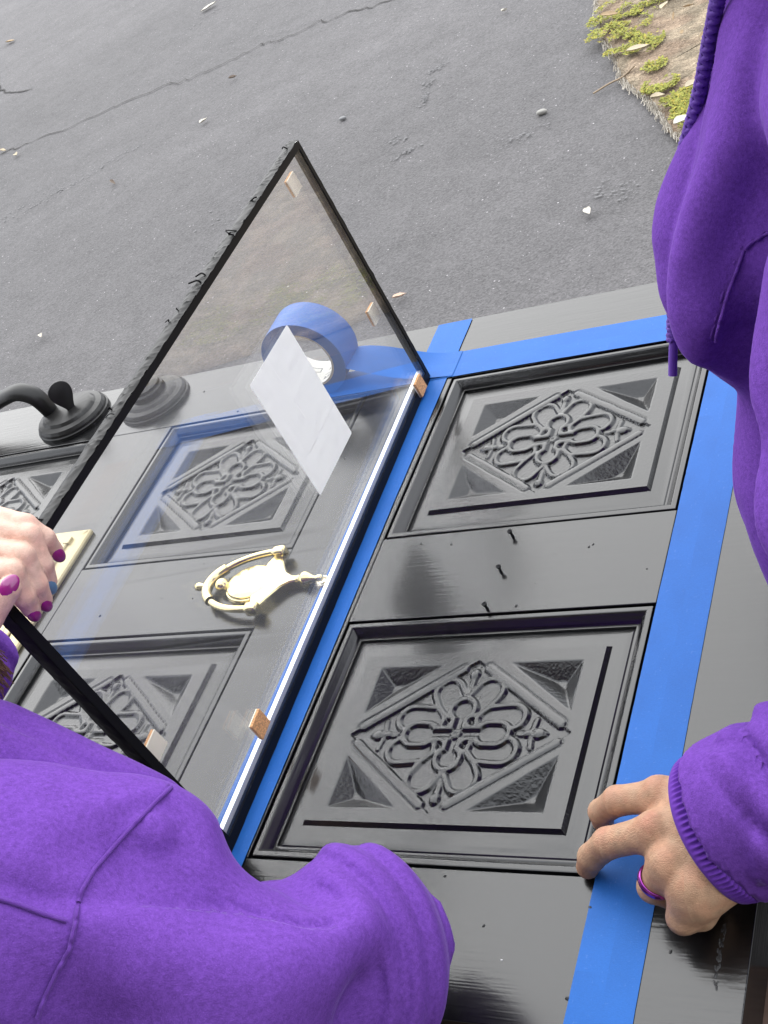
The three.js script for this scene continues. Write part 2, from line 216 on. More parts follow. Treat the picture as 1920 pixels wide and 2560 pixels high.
// fallen leaves, a pebble and a twig
{
  const leafGeo = (L, W, curl, seedv) => {
    const P = [], I = [], n = 10, m = 4, UV = [];
    for (let s = 0; s < 2; s++) for (let i = 0; i <= n; i++) for (let j = 0; j <= m; j++) { const t = i / n, v = j / m - 0.5, w = W * Math.sin(Math.PI * Math.pow(t, 0.8)) * (1 + 0.15 * noise3(i * 0.7, j, seedv)); P.push((t - 0.5) * L, 0.003 + curl * (4 * v * v * w / W + 0.6 * (2 * t - 1) ** 2) + 0.002 * noise3(i, j, seedv) + (s ? 0.0006 : 0), v * w); UV.push(t, v); if (i && j) { const a = s * (n + 1) * (m + 1) + i * (m + 1) + j; const q = [a, a - m - 1, a - 1, a - 1, a - m - 1, a - m - 2]; if (s) I.push(...q); else I.push(q[0], q[2], q[1], q[3], q[5], q[4]); } }
    const g = new THREE.BufferGeometry(); g.setAttribute('position', new THREE.BufferAttribute(new Float32Array(P), 3)); g.setAttribute('uv', new THREE.BufferAttribute(new Float32Array(UV), 2)); g.setIndex(I); g.computeVertexNormals(); return g;
  };
  const lm = (r, g, b) => new THREE.MeshStandardMaterial({ color: lin(r, g, b), roughness: 0.8 });
  const pale = lm(0.50, 0.43, 0.31), white = lm(0.62, 0.58, 0.50), tan = lm(0.41, 0.30, 0.18), brown = lm(0.18, 0.14, 0.11), pink = lm(0.70, 0.54, 0.43);
  const L = [
    [-4.1, -6.07, 0.13, 0.045, 0.4, white, 'torn pale leaf lying far out on asphalt beyond the crack'], [-3.3, -4.43, 0.055, 0.028, 1.2, white, 'small white leaf scrap lying on asphalt left of the glass tip'],
    [-3.61, -4.07, 0.075, 0.014, -0.7, brown, 'narrow brown leaf curled on asphalt'], [-3.34, -4.84, 0.05, 0.02, 0.2, brown, 'little dark leaf bit lying just before the crack'],
    [-6.37, -7.07, 0.12, 0.04, -0.2, tan, 'tan leaf lying farthest out on the asphalt'], [-3.26, -2.91, 0.04, 0.016, -0.8, white, 'white leaf sliver on asphalt behind the door handle'],
    [-4.72, -4.81, 0.06, 0.025, -0.7, pale, 'pale leaf lying beside the end of the crack'], [-4.91, -4.94, 0.08, 0.02, -0.4, pale, 'pale leaf strip lying on the crack'],
    [-1.89, -4.54, 0.035, 0.02, 1.0, white, 'white leaf fleck on asphalt left of the soil bed'], [-1.19, -2.88, 0.05, 0.022, -1.1, white, 'cream pointed leaf on asphalt behind the door'],
    [-1.70, -2.66, 0.05, 0.018, 0.5, pink, 'pinkish leaf curl on asphalt by the glass edge'], [-1.2, -3.74, 0.085, 0.035, 0.2, pale, 'curled pale leaf on moss at the soil edge'],
    [-0.97, -3.19, 0.065, 0.034, 0.7, white, 'broad white leaf at the tip of the soil bed'], [-1.07, -3.37, 0.06, 0.024, -0.3, pale, 'narrow cream leaf on soil beside a moss tuft'],
    [-0.97, -3.39, 0.06, 0.03, 0.6, pale, 'cream leaf on soil above the last moss tuft'], [-1.36, -4.08, 0.09, 0.022, -0.4, tan, 'long tan leaf lying in the largest moss patch'],
    [-1.16, -4.1, 0.12, 0.04, 0.0, tan, 'orange brown leaf on bare soil'], [-1.16, -4.01, 0.07, 0.025, 1.4, pale, 'pale leaf standing on edge on bare soil'],
  ];
  for (const [x, z, l, w, a, m, label] of L) { const g = mesh('fallen_leaf', leafGeo(l * 0.88, w * 0.9, 0.008, l * 100), m); const soil = x > -1.45 && z < -3.15; g.position.set(x, soil ? 0.045 : 0.008, z); g.rotation.set((rnd() - 0.5) * 0.5, a, (rnd() - 0.5) * 0.3); tag(g, label, 'leaf', 'fallen leaves'); }
  const litter = []; for (let i = 0; i < 46; i++) { const t = 0.12 + 0.5 * rnd(), q = rnd(); const x = -1.45 + t * 1.2 + q * 0.35, z = -4.4 + t * 2.0 - q * 0.2; const g = leafGeo(0.02 + 0.03 * rnd(), 0.007 + 0.01 * rnd(), 0.004, i); g.rotateY(rnd() * 6); g.rotateX((rnd() - 0.5)); g.translate(x, 0.045, z); litter.push(g); }
  tag(mesh('leaf_litter', mergeGeometries(litter), tan), 'small dry tan leaf bits scattered over the soil bed', 'litter', null, 'stuff');
  const peb = new THREE.IcosahedronGeometry(0.0145, 3); { const p = peb.attributes.position; for (let i = 0; i < p.count; i++) { const k = 0.8 + 0.4 * noise3(p.getX(i) * 60 + 9, p.getY(i) * 60, p.getZ(i) * 60); p.setXYZ(i, p.getX(i) * k * 1.3, p.getY(i) * k * 0.6, p.getZ(i) * k * 0.8); } peb.computeVertexNormals(); }
  const pm = mesh('pebble', peb, lm(0.29, 0.28, 0.255)); pm.position.set(-1.5, 0.009, -3.58); tag(pm, 'grey pebble lying on asphalt before the soil bed', 'pebble', 'pebbles');
  const pm2 = mesh('pebble', peb.clone(), lm(0.2, 0.2, 0.2)); pm2.scale.setScalar(0.85); pm2.position.set(-2.42, 0.009, -4.01); tag(pm2, 'small dark pebble on asphalt beyond the tip of the glass', 'pebble', 'pebbles');
  const tw = mesh('twig', tube([[-1.33, 0.012, -3.6], [-1.28, 0.016, -3.63], [-1.24, 0.02, -3.64], [-1.2, 0.035, -3.66]], 0.003, 10, 5), lm(0.33, 0.25, 0.17)); tag(tw, 'thin twig poking from the soil edge onto asphalt', 'twig');
}

// the dark clad house front behind the photographer: mirrored by the door's carved slopes and shading the near sides
{
  const h = base('house', [-1.0, 0, 2.6], 'dark clad house front beside the driveway behind the photographer', 'house');
  const clad = new THREE.MeshStandardMaterial({ color: lin(0.055, 0.050, 0.048), roughness: 0.8 }), trim = new THREE.MeshStandardMaterial({ color: lin(0.20, 0.19, 0.18), roughness: 0.7 }), roofM = new THREE.MeshStandardMaterial({ color: lin(0.035, 0.034, 0.035), roughness: 0.95 });
  mesh('wall', new THREE.BoxGeometry(11, 6.6, 0.25).translate(0, 3.3, 0.125), clad, h);
  for (let i = 0; i < 30; i++) mesh('board', xf(new RoundedBoxGeometry(11, 0.21, 0.02, 1, 0.004), [0, 0.2 + i * 0.215, -0.014], [0.05, 0, 0]), clad, h);
  const d = mesh('garage_door', new RoundedBoxGeometry(2.6, 2.2, 0.05, 1, 0.01).translate(-1.2, 1.1, -0.06), trim, h);
  mesh('roof', xf(new THREE.BoxGeometry(11.6, 0.12, 3.8), [0, 7.05, 1.2], [-0.42, 0, 0]), roofM, h);
}
// ------------------------------------------------------------------ trestles and planks that carry the door
const HX = -0.256, BX = -2.288, FZ = -1.2504, NZ = -0.339, TH = 0.044;     // door top end, bottom end, far edge, near edge, thickness
const woodTex = dataTex(512, 512, (i, j, o) => { const a = noise3(i / 90, j / 4, 1), b = noise3(i / 20, j / 2, 2), c = noise3(i / 200, j / 30, 3); const v = 0.6 + 0.5 * a + 0.3 * b + 0.3 * c; o[0] = s8(0.085 * v); o[1] = s8(0.051 * v); o[2] = s8(0.036 * v); }, { color: true, repeat: [1, 2] });
const woodMat = new THREE.MeshStandardMaterial({ map: woodTex, roughness: 0.62, bumpMap: dataTex(512, 512, (i, j) => 128 + (noise3(i / 60, j / 2.5, 1) - 0.5) * 160, { repeat: [1, 2] }), bumpScale: 0.0008 });
{
  for (const [z, lab] of [[-0.355, 'dark brown support plank under the near edge of the door'], [-1.12, 'dark brown support plank under the far edge of the door']]) {
    const p = mesh('support_plank', boxUV(new RoundedBoxGeometry(2.25, 0.036, 0.14, 2, 0.003)), woodMat); p.position.set(-1.245, DOOR_Y - TH - 0.0185, z); tag(p, lab, 'plank', 'planks under the door');
  }
  for (const [x, lab] of [[-0.42, 'dark wooden trestle under the top end of the door'], [-1.95, 'dark wooden trestle under the bottom end of the door']]) {
    const t = base('trestle', [x, 0, -0.795], lab, 'trestle', 'trestles under the door'); const top = DOOR_Y - TH - 0.037;
    mesh('beam', boxUV(xf(new RoundedBoxGeometry(0.07, 0.11, 1.2, 2, 0.004), [0, top - 0.056, 0])), woodMat, t);
    for (const sx of [-1, 1]) for (const sz of [-1, 1]) { const a = V3(sx * 0.045, top - 0.02, sz * 0.5), b = V3(sx * 0.2, 0.02, sz * 0.56), d = b.clone().sub(a), g = new RoundedBoxGeometry(0.035, d.length(), 0.08, 2, 0.003); g.applyQuaternion(new THREE.Quaternion().setFromUnitVectors(V3(0, -1, 0), d.clone().normalize())); const m = a.clone().add(b).multiplyScalar(0.5); g.translate(m.x, m.y, m.z); mesh('leg', boxUV(g), woodMat, t); }
    for (const sz of [-1, 1]) mesh('brace', boxUV(xf(new RoundedBoxGeometry(0.26, 0.08, 0.02, 2, 0.002), [0, 0.32, sz * 0.5])), woodMat, t);
  }
}
// ------------------------------------------------------------------ the door
const door = base('door', [0, DOOR_Y, 0], 'glossy black panelled door lying flat on planks', 'door');
const ROWS = [[-0.7072, -0.3792], [-1.156, -0.828], [-1.6048, -1.2768], [-2.0536, -1.7256]];      // x ranges of the panel openings
const COLS = [[-1.1281, -0.8531], [-0.7351, -0.4612]];                                              // z ranges
{
  const board = (name, x0, x1, z0, z1, mat) => { const e = 0.00025, g = new RoundedBoxGeometry(x1 - x0 - 2 * e, TH, z1 - z0 - 2 * e, 2, 0.0011); g.translate((x0 + x1) / 2, -TH / 2, (z0 + z1) / 2); return mesh(name, boxUV(g), mat, door); };
  board('stile', BX, HX, FZ, COLS[0][0], paint); board('stile', BX, HX, COLS[1][1], NZ, paint);
  const xs = [[ROWS[0][1], HX], [ROWS[1][1], ROWS[0][0]], [ROWS[2][1], ROWS[1][0]], [ROWS[3][1], ROWS[2][0]], [BX, ROWS[3][0]]];
  for (const [a, b] of xs) board('rail', a, b, COLS[0][0], COLS[1][1], paint);
  for (const [a, b] of ROWS) board('mullion', a, b, COLS[0][1], COLS[1][0], paint);
  // moulding ring: one profile swept round the opening with mitred corners
  const prof = [[-0.0005, -0.0006], [0.0002, -0.0050], [0.0021, -0.0052], [0.0027, -0.0012]];
  for (let i = 0; i <= 10; i++) { const a = i / 10, s = 0.0030 + 0.0125 * a; prof.push([s, -0.0004 - 0.0004 + 0.0014 * Math.sin(Math.PI * Math.min(1, a * 1.25)) - 0.0086 * Math.pow(a, 2.3)]); }
  prof.push([0.0158, -0.0092], [0.0180, -0.0093], [0.0184, -0.0125], [0.0202, -0.0130], [0.0214, -0.0119], [0.028, -0.0108], [0.036, -0.0098], [0.0402, -0.0092], [0.0410, -0.0105]);
  const ring = (hx, hz) => {
    const P = [], UV = [], I = [], sub = 1; const corners = [[-1, -1], [1, -1], [1, 1], [-1, 1]];
    for (let sd = 0; sd < 4; sd++) { const a = corners[sd], b = corners[(sd + 1) % 4], b0 = P.length / 3;
      for (let i = 0; i < prof.length; i++) for (const c of [a, b]) { const [s, y] = prof[i], x = c[0] * (hx - s), z = c[1] * (hz - s); P.push(x, y, z); if (sd % 2 === 0) UV.push(x, z + s * 0.4); else UV.push(z, x); if (i && c === b) { const k = b0 + i * 2; I.push(k - 2, k, k - 1, k - 1, k, k + 1); } } }
    const g = new THREE.BufferGeometry(); g.setAttribute('position', new THREE.BufferAttribute(new Float32Array(P), 3)); g.setAttribute('uv', new THREE.BufferAttribute(new Float32Array(UV), 2)); g.setIndex(I);
    let gg = g.toNonIndexed(); gg.computeVertexNormals(); if (gg.attributes.normal.getY(60) < 0) { g.setIndex(I.map((_, k) => I[k - (k % 3) + [0, 2, 1][k % 3]])); gg = g.toNonIndexed(); gg.computeVertexNormals(); }
    return toCreasedNormals(gg, 0.7);
  };
  // carved raised centre as a height field (millimetres, symmetric about both axes)
  const seg = (x, z, ax, az, bx, bz) => { const vx = bx - ax, vz = bz - az, t = Math.max(0, Math.min(1, ((x - ax) * vx + (z - az) * vz) / (vx * vx + vz * vz))); return Math.hypot(x - ax - vx * t, z - az - vz * t); };
  const ss = (a, b, t) => { t = Math.max(0, Math.min(1, (t - a) / (b - a))); return t * t * (3 - 2 * t); };
  const carve = (x0, z0, sd) => {
    const wob = 0.8; const x = x0 + wob * (noise3(x0 * 0.07, z0 * 0.07, sd) - 0.5), z = z0 + wob * (noise3(x0 * 0.07, z0 * 0.07, sd + 5) - 0.5);
    const X = Math.abs(x), Z = Math.abs(z); let h = 0;
    // corner pyramids sunk in: right angle at (105, 79), legs 70 and 56
    { const u = 105.5 - X, v = 79.5 - Z, w = (1 - u / 72 - v / 57) * 44.7; const d = Math.min(u, v, w); if (d > 0) h = -Math.min(11, d * 0.70); }
    const side = (X - 100) * (74.5 - 9.5) - (Z - 9.5) * (13 - 100), inn = -side / 108.6;     // > 0 inside the rods
    const dRod = seg(X, Z, 100, 9.5, 13, 74.5);
    if (inn > 1) {
      const P1 = seg(X, Z, 12, 33, 20.5, 47.5) - 14, P2 = seg(X, Z, 30, 16.5, 51, 18) - 13.3, o = Math.min(P1, P2);
      let b = o <= 0 ? 0.3 - 2.7 * ss(1.5, 4.6, Math.min(-o, Math.abs(P1 - P2) * 0.5)) : 0.3 - 3.1 * ss(1.5, 4.4, o);
      
      const st = Math.min(seg(X, Z, 0, 48, 0, 70) - 1.8, seg(X, Z, 62, 0, 86, 0) - 1.8); b = Math.max(b, -0.9 - 2.6 * ss(0, 3.4, st));
      const bud = Math.min(Math.hypot(X, (Z - 68) * 0.85) - 4.6, Math.hypot((X - 80) * 0.8, Z) - 5.4, Math.hypot((X - 70) * 0.9, Z) - 3.6); b = Math.max(b, bud < 0 ? -0.9 + 1.8 * Math.sqrt(-bud / 5) : -0.9 - 2.2 * bud);
      const bar = seg(X, Z, 73.5, 0, 76, 15) - 1.4; b = Math.max(b, -1.1 - 2.4 * ss(0, 3, bar));
      const l1 = Math.min(seg(X, Z, 0, 0, 0, 24) - 4.2, Math.hypot(X, Z - 26.5) - 9.8), l2 = Math.min(seg(X, Z, 0, 0, 34, 0) - 4.0, seg(X, Z, 32, 0, 41, 0) - 9.6);
      let dq = Math.min(l1, l2); { const k = 5, hh = Math.max(k - Math.abs(l1 - l2), 0) / k; dq -= hh * hh * k * 0.25; }
      if (dq < 7.4) { const q = dq < 0.6 ? 0.7 - 3.1 * ss(0.6, -2.4, dq) : 0.7 + 0.25 * Math.sin(Math.PI * Math.min(1, (dq - 0.6) / 4)); const w = ss(4.4, 6.4, dq); b = q * (1 - w) + b * w; }
      const r0 = Math.hypot(X, Z); if (r0 < 5.5) b = Math.max(b, -1.4 + 1.6 * Math.sqrt(1 - (r0 / 5.5) ** 2)); if (r0 < 1.8) b -= 1.0;
      h = b;
    }
    if (dRod < 6.6) { if (dRod < 4.9) h = -1.2 + 1.8 * Math.sqrt(1 - (dRod / 4.9) ** 2); else if (inn < 0) h = Math.min(h, -1.4 * ss(6.6, 5.2, dRod)); }
    const pits = (noise3(x0 * 0.6, z0 * 0.6, 7) - 0.5) * 0.22 + (noise3(x0 * 1.3, z0 * 0.9, 9) - 0.5) * 0.14; if (h < -0.4) h += pits * Math.min(1, -h / 3);
    return h;
  };
  const CX = 124, CZ = 93.5, PY = -0.0052;
  const carving = (step, sd) => {
    const nx = Math.round(2 * CX / step), nz = Math.round(2 * CZ / step), P = [], UV = [], I = [];
    for (let j = 0; j <= nz; j++) for (let i = 0; i <= nx; i++) { const x = -CX + i * 2 * CX / nx, z = -CZ + j * 2 * CZ / nz; P.push(x / 1000, PY + carve(x, z, sd) / 1000, z / 1000); UV.push(x / 1000, z / 1000); if (i && j) { const a = j * (nx + 1) + i; I.push(a, a - nx - 1, a - 1, a - 1, a - nx - 1, a - nx - 2); } }
    // bevelled skirt down to the field
    const skirt = []; const add = (x, y, z) => { P.push(x, y, z); UV.push(x, z); return P.length / 3 - 1; };
    const c = [[-1, -1], [1, -1], [1, 1], [-1, 1]], ox = CX / 1000, oz = CZ / 1000;
    for (let s = 0; s < 4; s++) { const a = c[s], b = c[(s + 1) % 4]; const q = [add(a[0] * ox, PY, a[1] * oz), add(b[0] * ox, PY, b[1] * oz), add(b[0] * (ox + 0.0042), PY - 0.0056, b[1] * (oz + 0.0042)), add(a[0] * (ox + 0.0042), PY - 0.0056, a[1] * (oz + 0.0042))]; skirt.push(q[0], q[2], q[1], q[0], q[3], q[2]); }
    I.push(...skirt);
    const g = new THREE.BufferGeometry(); g.setAttribute('position', new THREE.BufferAttribute(new Float32Array(P), 3)); g.setAttribute('uv', new THREE.BufferAttribute(new Float32Array(UV), 2)); g.setIndex(I); g.computeVertexNormals();
    if (g.attributes.normal.getY(nx * 3 + 5) < 0) { g.setIndex(I.map((_, k) => I[k - (k % 3) + [0, 2, 1][k % 3]])); g.computeVertexNormals(); } return g;
  };
  const ringG = [ring((ROWS[0][1] - ROWS[0][0]) / 2, (COLS[0][1] - COLS[0][0]) / 2), ring((ROWS[0][1] - ROWS[0][0]) / 2, (COLS[1][1] - COLS[1][0]) / 2)];
  const fine = carving(0.95, 1), fine2 = carving(1.05, 3), coarse = carving(1.5, 2);
  const back = boxUV(new THREE.BoxGeometry(0.326, 0.012, 0.272));
  ROWS.forEach(([a, b], r) => COLS.forEach(([c, d], k) => {
    const p = new THREE.Group(); p.name = 'panel'; p.position.set((a + b) / 2, 0, (c + d) / 2); door.add(p);
    mesh('moulding', ringG[k], paint, p);
    mesh('carved_relief', r === 0 ? (k ? fine : fine2) : coarse, paintCarved, p);
    const bk = mesh('backing', back, paint, p); bk.position.y = -0.0255;
  }));
  // three short screws left sticking out where a fitting was taken off the mullion
  const dark = new THREE.MeshStandardMaterial({ color: lin(0.01, 0.01, 0.011), roughness: 0.45, metalness: 0.3 });
  for (const [x, z, t] of [[-0.548, -0.838, 0.2], [-0.548, -0.789, -0.2], [-0.549, -0.7405, 0.1]]) {
    const g = mergeGeometries([new THREE.CylinderGeometry(0.0016, 0.0024, 0.007, 8).translate(0, 0.0035, 0), new THREE.LatheGeometry([[0.0014, 0.006], [0.0034, 0.0095], [0.0038, 0.0118], [0.0029, 0.0112], [0.0015, 0.0095], [0, 0.009]].map(([r, y]) => new THREE.Vector2(r, y)), 14)]);
    const m = mesh('screw', g, dark, door); m.position.set(x, 0, z); m.rotation.set(t * 0.15, 0, t * 0.3); m.scale.setScalar(0.72);
  }
  // specks of grit and drips caught in the paint
  const speck = []; for (let i = 0; i < 150; i++) { const x = -0.3 - 0.95 * rnd(), z = FZ + 0.02 + 0.87 * rnd(); if (ROWS.some(([a, b]) => x > a - 0.004 && x < b + 0.004) && COLS.some(([c, d]) => z > c - 0.004 && z < d + 0.004)) continue; const g = new THREE.IcosahedronGeometry(0.0005 + 0.0011 * rnd() ** 2, 0); g.scale(1.4, 0.5, 1); g.rotateY(rnd() * 6); g.translate(x, 0.0002, z); speck.push(g); }
  tag(mesh('paint_speck', mergeGeometries(speck), dark, door), null, null, null, 'stuff');
  const fl = []; for (let i = 0; i < 7; i++) { const g = new THREE.IcosahedronGeometry(0.0004 + 0.0005 * rnd(), 0); g.scale(1.6, 0.4, 0.8); g.rotateY(rnd() * 6); g.translate(-0.3 - 0.5 * rnd(), 0.0003, -0.36 - 0.08 * rnd()); fl.push(g); }
  tag(mesh('dust_fleck', mergeGeometries(fl), new THREE.MeshStandardMaterial({ color: lin(0.7, 0.7, 0.7), roughness: 0.9 }), door), null, null, null, 'stuff');
  // old paint ridge near the top end
  const rg = []; for (let i = 0; i < 150; i++) { const z = -0.345 - 0.30 * rnd(), c = noise3(z * 45, 3, 1); if (c < 0.42) continue; const g = new THREE.IcosahedronGeometry(0.0004 + 0.0010 * rnd() * c, 1); g.scale(0.7 + 0.6 * rnd(), 0.3, 1 + 2.5 * rnd()); g.rotateY((rnd() - 0.5) * 0.9); g.translate(-0.2755 + 0.007 * (noise3(z * 30, 1, 1) - 0.5) + 0.003 * (rnd() - 0.5), 0.0001, z); rg.push(g); }
  tag(mesh('paint_ridge', mergeGeometries(rg), paint, door), 'lumpy ridge of old paint along the top end', null, null, 'stuff');
}
// hardware on the door
const brass = new THREE.MeshPhysicalMaterial({ color: lin(0.80, 0.68, 0.38), metalness: 1, roughness: 0.18 });
const oldBrass = new THREE.MeshPhysicalMaterial({ color: lin(0.5100, 0.4350, 0.2550), metalness: 0.35, roughness: 0.4 });
const bronze = new THREE.MeshPhysicalMaterial({ color: lin(0.012, 0.0115, 0.011), metalness: 0, roughness: 0.42, specularIntensity: 0.65 });
{
  const k = new THREE.Group(); k.name = 'door_knocker'; k.position.set(-0.845, 0, -0.795); door.add(k);          // local x runs to the door's top
  const sh = new THREE.Shape(); const half = [[0.056, 0.0045], [0.046, 0.0055], [0.036, 0.0115], [0.024, 0.0275], [0.017, 0.0385], [0.006, 0.0385], [0.001, 0.026]]; sh.moveTo(0.056, -0.0045); for (const [x, y] of half) sh.lineTo(x, y); sh.lineTo(0.0, -0.026); for (const [x, y] of [...half].reverse()) sh.lineTo(x, -y);
  mesh('urn_plate', toCreasedNormals(xf(new THREE.ExtrudeGeometry(sh, { depth: 0.007, bevelEnabled: true, bevelThickness: 0.004, bevelSize: 0.004, bevelOffset: -0.004, bevelSegments: 3 }), [0, 0.0005, 0], [-Math.PI / 2, 0, 0]), 0.5), brass, k);
  mesh('disc', toCreasedNormals(xf(new THREE.LatheGeometry([[0, 0.0125], [0.024, 0.0125], [0.0262, 0.0115], [0.0275, 0.009], [0.029, 0.0085], [0.0305, 0.006], [0.0305, 0]].map(([r, y]) => new THREE.Vector2(r, y)), 48), [-0.010, 0, 0], [0, 0, 0], [1.12, 1, 0.92]), 0.5), brass, k);
  mesh('finial', xf(new THREE.LatheGeometry([[0.0001, 0.030], [0.0035, 0.0288], [0.0042, 0.025], [0.0026, 0.021], [0.0035, 0.018], [0.0085, 0.010], [0.0088, 0.006], [0.0045, 0.0015], [0.0055, 0], [0.005, -0.003]].map(([r, y]) => new THREE.Vector2(r, y)), 24), [0.056, 0.0075, 0], [0, 0, -Math.PI / 2]), brass, k);
  mesh('striker_ball', xf(new THREE.SphereGeometry(0.0085, 24, 16), [-0.05, 0.0085, 0]), brass, k);
  for (const s of [-1, 1]) mesh('hinge_block', toCreasedNormals(xf(new RoundedBoxGeometry(0.017, 0.014, 0.012, 3, 0.003), [0.013, 0.011, s * 0.042]), 0.6), brass, k);
  const loop = []; for (let i = 0; i <= 28; i++) { const a = Math.PI * (0.5 + i / 28); loop.push(V3(0.010 + 0.083 * Math.cos(a) * 0.95, 0.012 - 0.002 * Math.sin((i / 28) * Math.PI), 0.0425 * Math.sin(a))); }
  mesh('clapper', tube(loop, 0.0042, 64, 12), brass, k);
  const grip = []; for (let i = 0; i <= 10; i++) { const a = Math.PI * (0.80 + 0.4 * i / 10); grip.push(V3(0.010 + 0.083 * Math.cos(a) * 0.95, 0.0105, 0.0425 * Math.sin(a))); }
  mesh('clapper_grip', tube(grip, 0.0062, 24, 12), brass, k);
  mesh('clapper_knob', xf(new THREE.LatheGeometry([[0.0001, 0.016], [0.0045, 0.0145], [0.0052, 0.010], [0.003, 0.003], [0.004, 0]].map(([r, y]) => new THREE.Vector2(r, y)), 20), [-0.072, 0.0095, 0], [0, 0, Math.PI / 2]), brass, k);
  mesh('peephole', xf(new THREE.LatheGeometry([[0, 0.0012], [0.0032, 0.0016], [0.0042, 0.0008], [0.0055, 0.0022], [0.0068, 0.0035], [0.0082, 0.003], [0.0092, 0]].map(([r, y]) => new THREE.Vector2(r, y)), 32), [-0.7625, 0, -0.795]), new THREE.MeshPhysicalMaterial({ color: lin(0.62, 0.58, 0.48), metalness: 0.9, roughness: 0.25 }), door);
  // letter slot plate
  const ls = new THREE.Group(); ls.name = 'letter_slot'; ls.position.set(-1.2135, 0, -0.795); door.add(ls);
  const oct = (hx, hz, c) => { const s = new THREE.Shape(); s.moveTo(-hx + c, -hz); s.lineTo(hx - c, -hz); s.lineTo(hx, -hz + c); s.lineTo(hx, hz - c); s.lineTo(hx - c, hz); s.lineTo(-hx + c, hz); s.lineTo(-hx, hz - c); s.lineTo(-hx, -hz + c); return s; };
  mesh('plate', toCreasedNormals(xf(new THREE.ExtrudeGeometry(oct(0.036, 0.128, 0.0015), { depth: 0.003, bevelEnabled: true, bevelThickness: 0.005, bevelSize: 0.011, bevelOffset: -0.011, bevelSegments: 3 }), [0, 0.001, 0], [-Math.PI / 2, 0, 0]), 0.4), oldBrass, ls);
  const flap = mesh('flap', toCreasedNormals(xf(new THREE.ExtrudeGeometry(oct(0.018, 0.098, 0.001), { depth: 0.0015, bevelEnabled: true, bevelThickness: 0.002, bevelSize: 0.003, bevelOffset: -0.003, bevelSegments: 2 }), [-0.004, 0.0095, 0], [-Math.PI / 2, 0, 0]), 0.4), oldBrass, ls);
  for (const s of [-1, 1]) mesh('hinge_lug', xf(new RoundedBoxGeometry(0.01, 0.005, 0.012, 2, 0.001), [0.012, 0.0105, s * 0.104]), oldBrass, ls);
  // handle set
  const ros = (R, h) => [[0, h], [R * 0.62, h], [R * 0.70, h * 0.93], [R * 0.76, h * 0.72], [R * 0.80, h * 0.70], [R * 0.9, h * 0.62], [R * 0.955, h * 0.42], [R * 0.965, h * 0.25], [R, h * 0.2], [R, 0]].map(([r, y]) => new THREE.Vector2(r, y));
  const hs = new THREE.Group(); hs.name = 'door_handle'; hs.position.set(-1.385, 0, -1.192); door.add(hs);
  mesh('rosette', toCreasedNormals(xf(new THREE.LatheGeometry(ros(0.064, 0.022), 64), [0, 0, 0], [0, 0, 0], [1, 1, 0.86]), 0.6), bronze, hs);
  const gripSweep = (pts) => { const c = new THREE.CatmullRomCurve3(pts.map(([x, y, z]) => V3(x, y, z))), P = [], I = [], n = 60, m = 16; for (let i = 0; i <= n; i++) { const p = c.getPoint(i / n), t = c.getTangent(i / n), side = V3(0, 0, 1), nn = t.clone().cross(side).normalize(), w = 0.012 + 0.006 * Math.sin(Math.PI * i / n), hh = 0.0115; for (let j = 0; j <= m; j++) { const a = j / m * Math.PI * 2; const q = p.clone().addScaledVector(side, w * Math.cos(a)).addScaledVector(nn, hh * Math.sin(a)); P.push(q.x, q.y, q.z); if (i && j) { const k2 = i * (m + 1) + j; I.push(k2, k2 - 1, k2 - m - 1, k2 - 1, k2 - m - 2, k2 - m - 1); } } } const g = new THREE.BufferGeometry(); g.setAttribute('position', new THREE.BufferAttribute(new Float32Array(P), 3)); g.setIndex(I); g.computeVertexNormals(); return g; };
  bronze.side = THREE.DoubleSide;
  mesh('grip', gripSweep([[-0.036, 0.012, 0], [-0.036, 0.030, 0], [-0.043, 0.053, 0], [-0.066, 0.066, 0], [-0.10, 0.062, 0], [-0.14, 0.052, 0], [-0.19, 0.045, 0], [-0.225, 0.036, 0], [-0.24, 0.018, 0], [-0.24, 0.005, 0]]), bronze, hs);
  mesh('lower_rosette', toCreasedNormals(xf(new THREE.LatheGeometry(ros(0.032, 0.012), 40), [-0.24, 0, 0]), 0.6), bronze, hs);
  { const s = new THREE.Shape(); s.moveTo(-0.005, 0); s.bezierCurveTo(-0.006, 0.010, -0.016, 0.018, -0.017, 0.030); s.bezierCurveTo(-0.018, 0.052, 0.018, 0.052, 0.017, 0.030); s.bezierCurveTo(0.016, 0.018, 0.006, 0.010, 0.005, 0); const g = new THREE.ExtrudeGeometry(s, { depth: 0.0025, bevelEnabled: true, bevelThickness: 0.0012, bevelSize: 0.0012, bevelSegments: 2, curveSegments: 16 }); g.rotateY(0.95); g.rotateX(-0.12); g.rotateZ(0.1); g.translate(0.010, 0.020, 0.002); mesh('thumb_latch', toCreasedNormals(g, 0.6), bronze, hs); }
  const db = new THREE.Group(); db.name = 'deadbolt'; db.position.set(-1.224, 0, -1.196); door.add(db);
  mesh('rosette', toCreasedNormals(xf(new THREE.LatheGeometry(ros(0.058, 0.018), 64), [0, 0, 0], [0, 0, 0], [1, 1, 0.9]), 0.6), bronze, db);
  mesh('lock_cylinder', toCreasedNormals(xf(new THREE.LatheGeometry([[0, 0.034], [0.018, 0.034], [0.023, 0.032], [0.024, 0.028], [0.027, 0.026], [0.028, 0.016]].map(([r, y]) => new THREE.Vector2(r, y)), 40), [0, 0, 0]), 0.6), bronze, db);
  mesh('key_plug', xf(new THREE.CylinderGeometry(0.009, 0.0095, 0.003, 28), [0, 0.0353, 0]), oldBrass, db);
}
